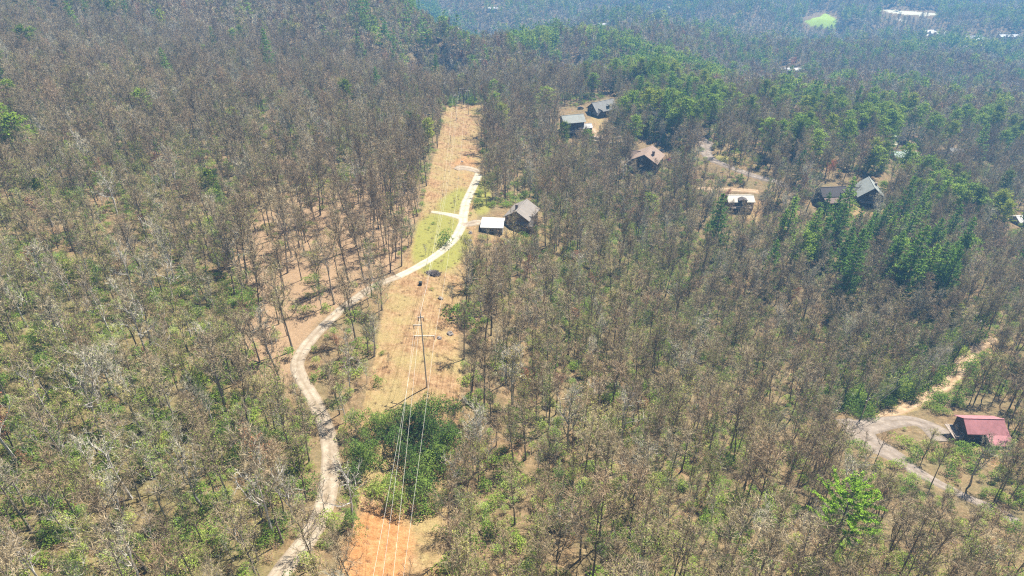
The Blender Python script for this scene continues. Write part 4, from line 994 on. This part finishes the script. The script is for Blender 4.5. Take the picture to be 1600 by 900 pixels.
# the ones the photo lets you point at: (kind, form, u, v of the foot, scale, label)
SPECIAL = [
 ('pine',5,1282,893,1.1,'large bright green pine with a bare trunk near the bottom right'),
 ('pine',2,1112,398,.95,'tall pale green white pine below the cream roofed cabin'),('pine',2,1197,455,.75,'single dark green conifer halfway down the right hand slope'),
 ('pine',2,1318,462,1.0,'leftmost tall white pine of the dark conifer group'),('pine',2,1402,480,1.15,'tallest darkest conifer in the middle of the conifer group'),('pine',2,1378,450,.85,'conifer just left of the darkest conifer'),
 ('pine',2,1432,470,.85,'conifer just right of the darkest conifer'),('pine',2,1455,475,.8,'second conifer to the right of the darkest conifer'),('pine',2,1444,420,.8,'conifer behind the right end of the conifer group'),('pine',4,1380,478,.9,'small round yellow green pine in front of the conifer group'),
 ('pine',2,1350,400,.7,'bright conifer behind the left end of the conifer group'),('pine',3,1236,420,.8,'slim pine left of the conifer group'),('pine',3,1290,425,.8,'slim pine just left of the conifer group'),('pine',4,1486,510,1.2,'bushy green pine alone right of the conifer group'),
 ('pine',2,1586,440,.8,'dark pine by the right edge below the pale roofed house'),('pine',1,1010,345,.6,'bright green pine in the bare slope below the log house'),('pine',3,948,380,.7,'slim green pine in the bare slope left of the cream roofed cabin'),
 ('pine',4,466,740,.8,'bright green young pine beside the gravel track'),('pine',4,835,545,.5,'small bright green pine right of the power pole'),('pine',4,740,435,.75,'small bright green pine at the right edge of the clearing'),
 ('pine',1,988,200,.95,'leftmost of the tall pines along the ridge'),('pine',0,1012,208,1.05,'second of the tall pines along the ridge'),('pine',0,1040,205,1.0,'third of the tall pines along the ridge'),('pine',1,1062,222,1.1,'fourth of the tall pines along the ridge'),('pine',0,1085,228,.9,'fifth of the tall pines along the ridge'),('pine',1,1108,208,1.0,'rightmost of the tall pines along the ridge, standing apart'),
 ('pine',1,1322,262,.6,'round bright pine above the orange tree'),('pine',0,1355,268,.75,'tall pine left of the chalet'),('pine',0,1375,268,.7,'tall pine directly behind the chalet'),('pine',1,1372,314,.45,'pine in front of the chalet roof'),
 ('pine',0,1405,208,1.1,'tall pine beside the dirt clearing'),('pine',1,1427,212,.95,'pine right of the dirt clearing'),('pine',1,1450,232,.9,'pine between the green roof and the half hidden house'),('pine',0,1478,245,.9,'pine in front of the half hidden house'),('pine',1,1318,230,.8,'pine above the round bright pine'),('pine',1,1337,228,.8,'pine right above the round bright pine'),
 ('pine',2,1530,225,.8,'dark pine on the far right slope'),('pine',2,1516,262,.9,'tall dark pine on the right slope below the far right one'),('pine',2,1243,287,.6,'slim pine between the ridge road and the long house'),('pine',1,1197,250,.5,'slim bright pine above the ridge driveway'),
 ('pine',4,782,160,1.1,'dark bushy pine right of the crest of the clearing'),('pine',1,15,245,1.0,'bright green pine at the left edge'),('pine',1,4,215,1.0,'second bright green pine at the left edge'),('pine',4,70,320,1.1,'bright green young pine on the left slope'),('pine',1,325,100,.8,'lone green pine on the upper left slope'),('pine',1,285,85,.6,'small green pine on the upper left slope'),
 ('pine',1,185,262,.5,'small bright pine on the middle of the left slope'),('pine',0,134,25,.8,'pine at the top left of the photo'),('pine',0,160,28,.8,'second pine at the top left of the photo'),('pine',0,178,32,.7,'third pine at the top left of the photo'),('pine',1,605,125,.5,'small lone green pine high on the wooded spur'),('pine',1,621,155,.5,'small green pine just below the lone one on the wooded spur'),
 ('pine',4,8,760,.7,'green young pine at the lower left edge'),('pine',4,112,440,.8,'bright young pine in the green lower left wood'),('pine',4,1395,625,.8,'dark green young pine above the road junction'),
 ('bud',4,1294,279,1.0,'bright orange red tree behind the long dark roofed house'),('bud',4,870,180,.7,'red budding bush left of the tall dark house'),('bud',4,1365,800,.7,'pinkish red budding tree near the bottom right pine'),('bud',3,1100,560,.8,'reddish budding tree on the slope right of centre'),('bud',4,1238,106,1.2,'pink budding tree behind the long white roofed far house'),
 ('bare',2,665,398,.35,'small bare tree inside the bend of the gravel track'),('bare',2,706,475,.55,'bare little tree at the right edge of the clearing'),('bare',5,607,570,.35,'bare sapling left of the power pole'),('bud',2,656,662,.65,'pale fluffy tree in the clearing above the thicket'),('bare',2,711,323,.28,'tiny bare tree beside the upper gravel track'),
 ('bare',5,672,338,.3,'bare sapling at the end of the gravel spur'),('bare',2,241,745,.85,'bare tree with white curved limbs in the lower left wood'),('bare',7,265,822,.75,'broken white limbed tree low in the lower left wood'),('bare',2,178,595,.8,'pale crooked tree in the lower left wood'),('bare',7,880,850,.7,'whitish dead looking tree near the bottom centre'),
 ('bare',5,1305,665,.0,''),('bare',4,1368,720,.7,'leaning dark bare tree beside the road junction'),('bare',4,1345,712,.6,'thin dark bare tree at the road junction'),('bare',0,545,720,.6,'bare tree between the bend of the gravel track and the thicket'),('bare',5,508,800,.75,'bare tree whose crown hangs over the gravel track'),
 ('shrub',1,693,382,1.7,'round dark evergreen bush inside the bend of the gravel track'),('shrub',0,593,600,.95,'small upright evergreen bush left of the power pole'),('shrub',3,692,512,1.6,'round dry brown shrub right of the power pole'),('shrub',1,515,585,1.3,'evergreen bush beside the gravel track left of the power pole'),('shrub',0,722,500,2.6,'dark evergreen bush at the shadowed right edge of the clearing'),
 ('shrub',0,745,182,1.4,'bright evergreen bush on the crest of the clearing'),
]
for k, f, u, v, s, lb in SPECIAL:
    if s <= 0: continue
    s *= 1.75 if (k == 'pine' and f in (2, 0, 1) and v > 150 and v < 550 and u > 900) else 1.4 if (k, f) == ('pine', 5) else 1.15 if s > .6 and k != 'shrub' else 1
    p = at(u, v); sp_h = s * (1.25 if lb.startswith('small upright') else 1)
    plant(k, f, p.x, p.y, p.z, s, sp_h, rnd.uniform(0, 6.28), lb, name=NAME[k], group=None, sink=.1)
ntrees = {'pine': sum(1 for q in SPECIAL if q[0] == 'pine'), 'bare': 14, 'bud': 6, 'shrub': 6}
# thicket of rhododendron under the wires
X, Y, Z, U, V, D = grid_points(60, 230, 2.2)
mth = sample(thick, U, V) & (U > 0) & (V < 900)
for x, y, z, u, v, d in zip(X[mth], Y[mth], Z[mth], U[mth], V[mth], D[mth]):
    (rnd.random() < .25 + .75 * (vnoise(np.array([x / 5]), np.array([y / 5]), 77)[0] > .3)) and items['shrub'].append((x, y, z, u, v, d, rnd.choice([4, 4, 4, 0, 1, 2, 3]), rnd.uniform(.5, 1.4), 1))
# small dry bushes in the clearing
X, Y, Z, U, V, D = grid_points(60, 520, 5.5)
m_ = sample(corr & ~thick, U, V) & (U > 0) & (V < 900) & ~sample(band(TRACK, 8) | band(SPUR, 6) | band(TURN, 9), U, V) & (rng.random(len(X)) < .16)
for q in zip(X[m_], Y[m_], Z[m_], U[m_], V[m_], D[m_]): items['shrub'].append((*q, rnd.choice([3, 3, 3, 2, 0]), rnd.uniform(.25, .6), 0))
# bush belt at the crest
X, Y, Z, U, V, D = grid_points(430, 620, 3.2)
m_ = sample(poly([(728,145),(762,140),(764,166),(730,166)]) | poly([(697,155),(712,155),(712,168),(697,168)]), U, V)
for q in zip(X[m_], Y[m_], Z[m_], U[m_], V[m_], D[m_]): items['shrub'].append((*q, rnd.choice([0, 0, 1, 2]), rnd.uniform(.8, 1.5), 0))
# near wood
X, Y, Z, U, V, D = grid_points(48, 620, 5.0)
ok = cull(X, Y, Z, U, V) & (D < 560) & (rng.random(len(X)) < sample(density, U, V) * (.38 + 1.15 * fbm(X, Y, 26., 4, 2)))
for x, y, z, u, v, d in zip(X[ok], Y[ok], Z[ok], U[ok], V[ok], D[ok]):
    pv = sample(pine, np.array([u]), np.array([v]))[0] * (.6 if d < 420 else 1) * (np.clip(vnoise(np.array([x / 26]), np.array([y / 26]), 55)[0] * 5 - 1.6, .1, 1.5) if u > 1100 and v < 340 else 1); bv = sample(bud, np.array([u]), np.array([v]))[0]; r = rnd.random()
    if r < pv:
        dark = .75 if (1210 < u < 1500 and 340 < v < 500) or (u < 780 and v < 140) else .18
        items['pine'].append((x, y, z, u, v, d, (2 if rnd.random() < .6 else 3) if rnd.random() < dark else rnd.choice([0, 0, 1, 1, 4]), rnd.uniform(.8, 1.15) * TS, 0))
    elif r < pv + bv: items['bud'].append((x, y, z, u, v, d, rnd.choice([0, 0, 1, 2, 2, 2, 3] if rnd.random() < .35 else [0, 1, 2]), rnd.uniform(.45, 1.0) * TS, 0))
    else:
        w = [3, 3, 1.6, 2, 2.6, 1.6, 1, .5]
        if u < 520 and v > 420: w = [2, 2, 3.2, 1, 1.6, 2.6, 1, 1.6]
        if v < 200 and u < 760: w = [3, 2, 1.6, 2.6, 2, 1, 1, .3]
        if sample(openw, np.array([u]), np.array([v]))[0]: w = [2, 6, .6, 1, 6, .3, 1, .5]
        s = rnd.uniform(.55, 1.12) * TS * (1.12 if sample(openw, np.array([u]), np.array([v]))[0] else 1)
        items['bare'].append((x, y, z, u, v, d, rnd.choices(range(8), w)[0], s, 0))
# understorey
X, Y, Z, U, V, D = grid_points(48, 600, 2.7)
ok = (~sample(clear, U, V)) & (D < 540) & (rng.random(len(X)) < sample(under, U, V) * (.35 + 1.3 * vnoise(X / 12, Y / 12, 8) ** 1.5))
for root, p, r in HOUSES: ok &= (X - p.x) ** 2 + (Y - p.y) ** 2 > r * r
for q in zip(X[ok], Y[ok], Z[ok], U[ok], V[ok], D[ok]):
    u, v = q[3], q[4]; ev = (1300 < u < 1530 and 500 < v < 650)
    items['shrub'].append((*q, rnd.choice([1, 1, 0]) if ev else rnd.choice([0, 0, 1, 2, 2, 2, 3]), rnd.uniform(.5, 1.35) * (1.3 if ev else 1), 0))
stuff = {}
for k, L_ in items.items():
    inf = [q for q in L_ if 0 < q[3] < 1600 and 0 < q[4] < 960]
    inf.sort(key=lambda q: q[5] / q[7]); ind = inf[:300 - ntrees[k]]; ids = set(map(id, ind))
    stuff[k] = [q for q in L_ if id(q) not in ids]
    for x, y, z, u, v, d, vi, s, th in ind:
        if th: plant(k, vi, x, y, z, s, s * rnd.uniform(.95, 1.3), rnd.uniform(0, 6.28), {0: 'rounded evergreen shrub', 1: 'big glossy rhododendron', 2: 'loose light green sapling', 4: 'tall rhododendron clump', 3: 'brown leaved bush'}[vi] + ' in the dense thicket crossing the cleared strip', group='shrubs of the thicket crossing the cleared strip')
        else: plant(k, vi, x, y, z, s, s * rnd.uniform(.9, 1.12), rnd.uniform(0, 6.28))
def scatter(name, label, cat, kind, rows):
    """a wood nobody could count: one object of feet, each foot carrying one of the plant shapes"""
    rows = np.array([(q[0], q[1], q[2] - .1, q[6], q[7]) for q in rows]); n_ = len(rows)
    m_ = bpy.data.meshes.new(name); m_.vertices.add(n_); o0 = rows[0, :3].copy()
    m_.vertices.foreach_set('co', rows[:, :3].ravel())
    for nm, tp, dat in (('form', 'INT', rows[:, 3].astype(np.int32)),):
        a = m_.attributes.new(nm, tp, 'POINT'); a.data.foreach_set('value', dat)
    rot = np.stack([rng.normal(0, .04, n_), rng.normal(0, .04, n_), rng.uniform(0, 6.283, n_)], 1).astype(np.float32)
    a = m_.attributes.new('turn', 'FLOAT_VECTOR', 'POINT'); a.data.foreach_set('vector', rot.ravel())
    sc = np.stack([rows[:, 4], rows[:, 4], rows[:, 4] * rng.uniform(.85, 1.15, n_)], 1).astype(np.float32)
    a = m_.attributes.new('size', 'FLOAT_VECTOR', 'POINT'); a.data.foreach_set('vector', sc.ravel())
    ob = link(name, m_); tag(ob, label, cat, kind='stuff')
    ng = bpy.data.node_groups.new(name, 'GeometryNodeTree'); N = ng.nodes; L_ = ng.links
    ng.interface.new_socket('Geometry', in_out='INPUT', socket_type='NodeSocketGeometry'); ng.interface.new_socket('Geometry', in_out='OUTPUT', socket_type='NodeSocketGeometry')
    gi = N.new('NodeGroupInput'); go = N.new('NodeGroupOutput'); jn = N.new('GeometryNodeJoinGeometry')
    def named(nm, tp):
        q = N.new('GeometryNodeInputNamedAttribute'); q.data_type = tp; q.inputs['Name'].default_value = nm; return [s_ for s_ in q.outputs if s_.enabled and s_.name == 'Attribute'][0]
    form = named('form', 'INT'); turn = named('turn', 'FLOAT_VECTOR'); size = named('size', 'FLOAT_VECTOR')
    e2r = N.new('FunctionNodeEulerToRotation'); L_.new(turn, e2r.inputs[0])
    for i, pr_ in enumerate(PROTO[kind]):
        src = bpy.data.objects.new(kind + '_form', joined(pr_))      # the shape only: not part of the scene
        oi = N.new('GeometryNodeObjectInfo'); oi.inputs['Object'].default_value = src; oi.inputs['As Instance'].default_value = False
        cp_ = N.new('FunctionNodeCompare'); cp_.data_type = 'INT'; cp_.operation = 'EQUAL'
        ins = [s_ for s_ in cp_.inputs if s_.enabled]; L_.new(form, ins[0]); ins[1].default_value = i
        ip = N.new('GeometryNodeInstanceOnPoints'); L_.new(gi.outputs[0], ip.inputs['Points']); L_.new(cp_.outputs[0], ip.inputs['Selection'])
        L_.new(oi.outputs['Geometry'], ip.inputs['Instance']); L_.new(e2r.outputs[0], ip.inputs['Rotation']); L_.new(size, ip.inputs['Scale'])
        L_.new(ip.outputs[0], jn.inputs[0])
    L_.new(jn.outputs[0], go.inputs[0])
    md = ob.modifiers.new('growth', 'NODES'); md.node_group = ng; return ob
def joined(pr_):
    if 'both' in pr_: return pr_['both']
    V_, F_, Mi, mats = [], [], [], []
    for me_ in (pr_['trunk'], pr_['crown']):
        if me_ is None: continue
        b_ = len(V_); k = len(mats); V_ += [tuple(q.co) for q in me_.vertices]; F_ += [tuple(i + b_ for i in p_.vertices) for p_ in me_.polygons]; Mi += [p_.material_index + k for p_ in me_.polygons]; mats += list(me_.materials)
    pr_['both'] = mesh_from('form', V_, F_, mats, Mi); return pr_['both']
scatter('bare_wood', 'mass of bare grey brown trees filling the slopes beyond the nearest ones', 'bare wood', 'bare', stuff['bare'])
scatter('budding_wood', 'yellow green and red budding trees scattered through the bare woods', 'budding trees', 'bud', stuff['bud'])
scatter('pine_wood', 'green pines scattered over the ridge and the right hand slopes', 'pine wood', 'pine', stuff['pine'])
scatter('undergrowth', 'green and brown undergrowth between the trees', 'undergrowth', 'shrub', stuff['shrub'])
# farther woods, beyond the ridge and on the far slopes
def far_rows(y0, y1, cell, dmin, dmax, keep, npine, nbare, wts):
    X, Y, Z, U, V, D = grid_points(y0, y1, cell, 120, 60, 90)
    ok = cull(X, Y, Z, U, V, 11) & (D >= dmin) & (D < dmax) & (rng.random(len(X)) < keep)
    A_, B_ = [], []
    cl_ = vnoise(X / 60, Y / 60, 31) * .5 + vnoise(X / 22, Y / 22, 32) * .5
    for x, y, z, u, v, d, cn in zip(X[ok], Y[ok], Z[ok], U[ok], V[ok], D[ok], cl_[ok]):
        pv = sample(pine, np.array([u]), np.array([v]))[0]
        if rnd.random() < pv * np.clip(cn * 7 - 3.1, .04, 1.6) + .01: A_.append((x, y, z, u, v, d, rnd.randrange(npine) if not (u < 780 and rnd.random() < .5) else 1, rnd.uniform(.7, 1.15) * TS))
        else: B_.append((x, y, z, u, v, d, rnd.choices(range(nbare), wts)[0], rnd.uniform(.6, 1.1) * TS))
    return A_, B_
A_, B_ = far_rows(420, 1100, 5.9, 560, 980, .92, 3, 6, [3, 1.6, 3.2, 3.6, 2, .6])
scatter('ridge_pines', 'dense green pines on the spur and the ridges in front of the valley', 'pine wood', 'mid_pine', A_)
scatter('ridge_wood', 'hazy grey wood on the ridges in front of the valley', 'bare wood', 'mid_bare', B_)
A_, B_ = far_rows(800, 2100, 8.6, 980, 2100, .95, 2, 4, [2, 3, 4.5, .8])
scatter('valley_pines', 'blue green pines on the far valley floor', 'pine wood', 'far_pine', A_)
scatter('valley_wood', 'bluish bare woods covering the far valley floor', 'bare wood', 'far_bare', B_)
# fallen trunks on the forest floor
for i in range(14):
    u, v_ = (rnd.uniform(30, 480), rnd.uniform(480, 880)) if i % 2 else (rnd.uniform(740, 1280), rnd.uniform(450, 880))
    if poly_hit(CORR, u, v_): continue
    q = at(u, v_); a = rnd.uniform(0, 3.14); l = rnd.uniform(5, 11); G_ = Geo(); g = np.random.default_rng(300 + i)
    dx, dy = math.cos(a) * l / 2, math.sin(a) * l / 2
    e0 = np.array([-dx, -dy, Hs(q.x - dx, q.y - dy) - q.z + .15]); e1 = np.array([dx, dy, Hs(q.x + dx, q.y + dy) - q.z + .15])
    G_.tube([e0, (e0 + e1) / 2 + g.normal(size=3) * .15, e1], [.17, .13, .06], 6)
    for k in range(4):
        s_ = e0 + (e1 - e0) * g.uniform(.4, .95); G_.tube(limb_path(s_, unit(g.normal(size=3) + np.array([0, 0, .8])), g.uniform(1, 2.5), g, 2), [.07, .05, .02], 4)
    o = link('fallen_log', G_.mesh('fallen_log', [M['bark']])); o.location = q
    tag(o, 'grey fallen log lying ' + region(u, v_), 'fallen log', 'fallen logs')
# dry grass in the clearing
X, Y, Z, U, V, D = grid_points(48, 540, 1.7)
ok = sample(corr & ~thick, U, V) & (U > 0) & (V < 905) & ~sample(band(TRACK, 6) | band(SPUR, 5) | band(TURN, 8), U, V) & (rng.random(len(X)) < .15 + .8 * vnoise(X / 6, Y / 6, 12) ** 2)
scatter('dry_grass', 'tufts of straw coloured dead grass in the clearing', 'dry grass', 'tuft', [(x, y, z, 0, 0, 0, rnd.randrange(2), rnd.uniform(.5, 1.2)) for x, y, z in zip(X[ok], Y[ok], Z[ok])])

# ------------------------------------------------------------------ haze
zlo = float(TZ.min()) - 1.5
vf = bm_box(-6600, 6600, -420, 5800, zlo, CAMZ + 6)
hm = bpy.data.materials.new('haze'); hm.use_nodes = True; ht = hm.node_tree; ht.nodes.clear()
ho = ht.nodes.new('ShaderNodeOutputMaterial'); pv = ht.nodes.new('ShaderNodeVolumePrincipled')
pv.inputs['Color'].default_value = (.22, .55, 1.0, 1); pv.inputs['Density'].default_value = .0003; pv.inputs['Anisotropy'].default_value = .1
ht.links.new(pv.outputs[0], ho.inputs['Volume'])
hz = tag(link('haze', mesh_from('haze', vf[0], vf[1], [hm])), 'thin blue air over the valley', 'haze', kind='stuff')
print('COUNTS', {k: len(v) for k, v in items.items()}, len(A_), len(B_))

for o in SC.objects:
    if o.parent is None and len(str(o.get('label', '')).split()) > 16: print('LONG', o.name, o['label'])
    if o.parent is None and o.get('label') is None and o.get('kind') is None and o.type == 'MESH': print('BARE', o.name)
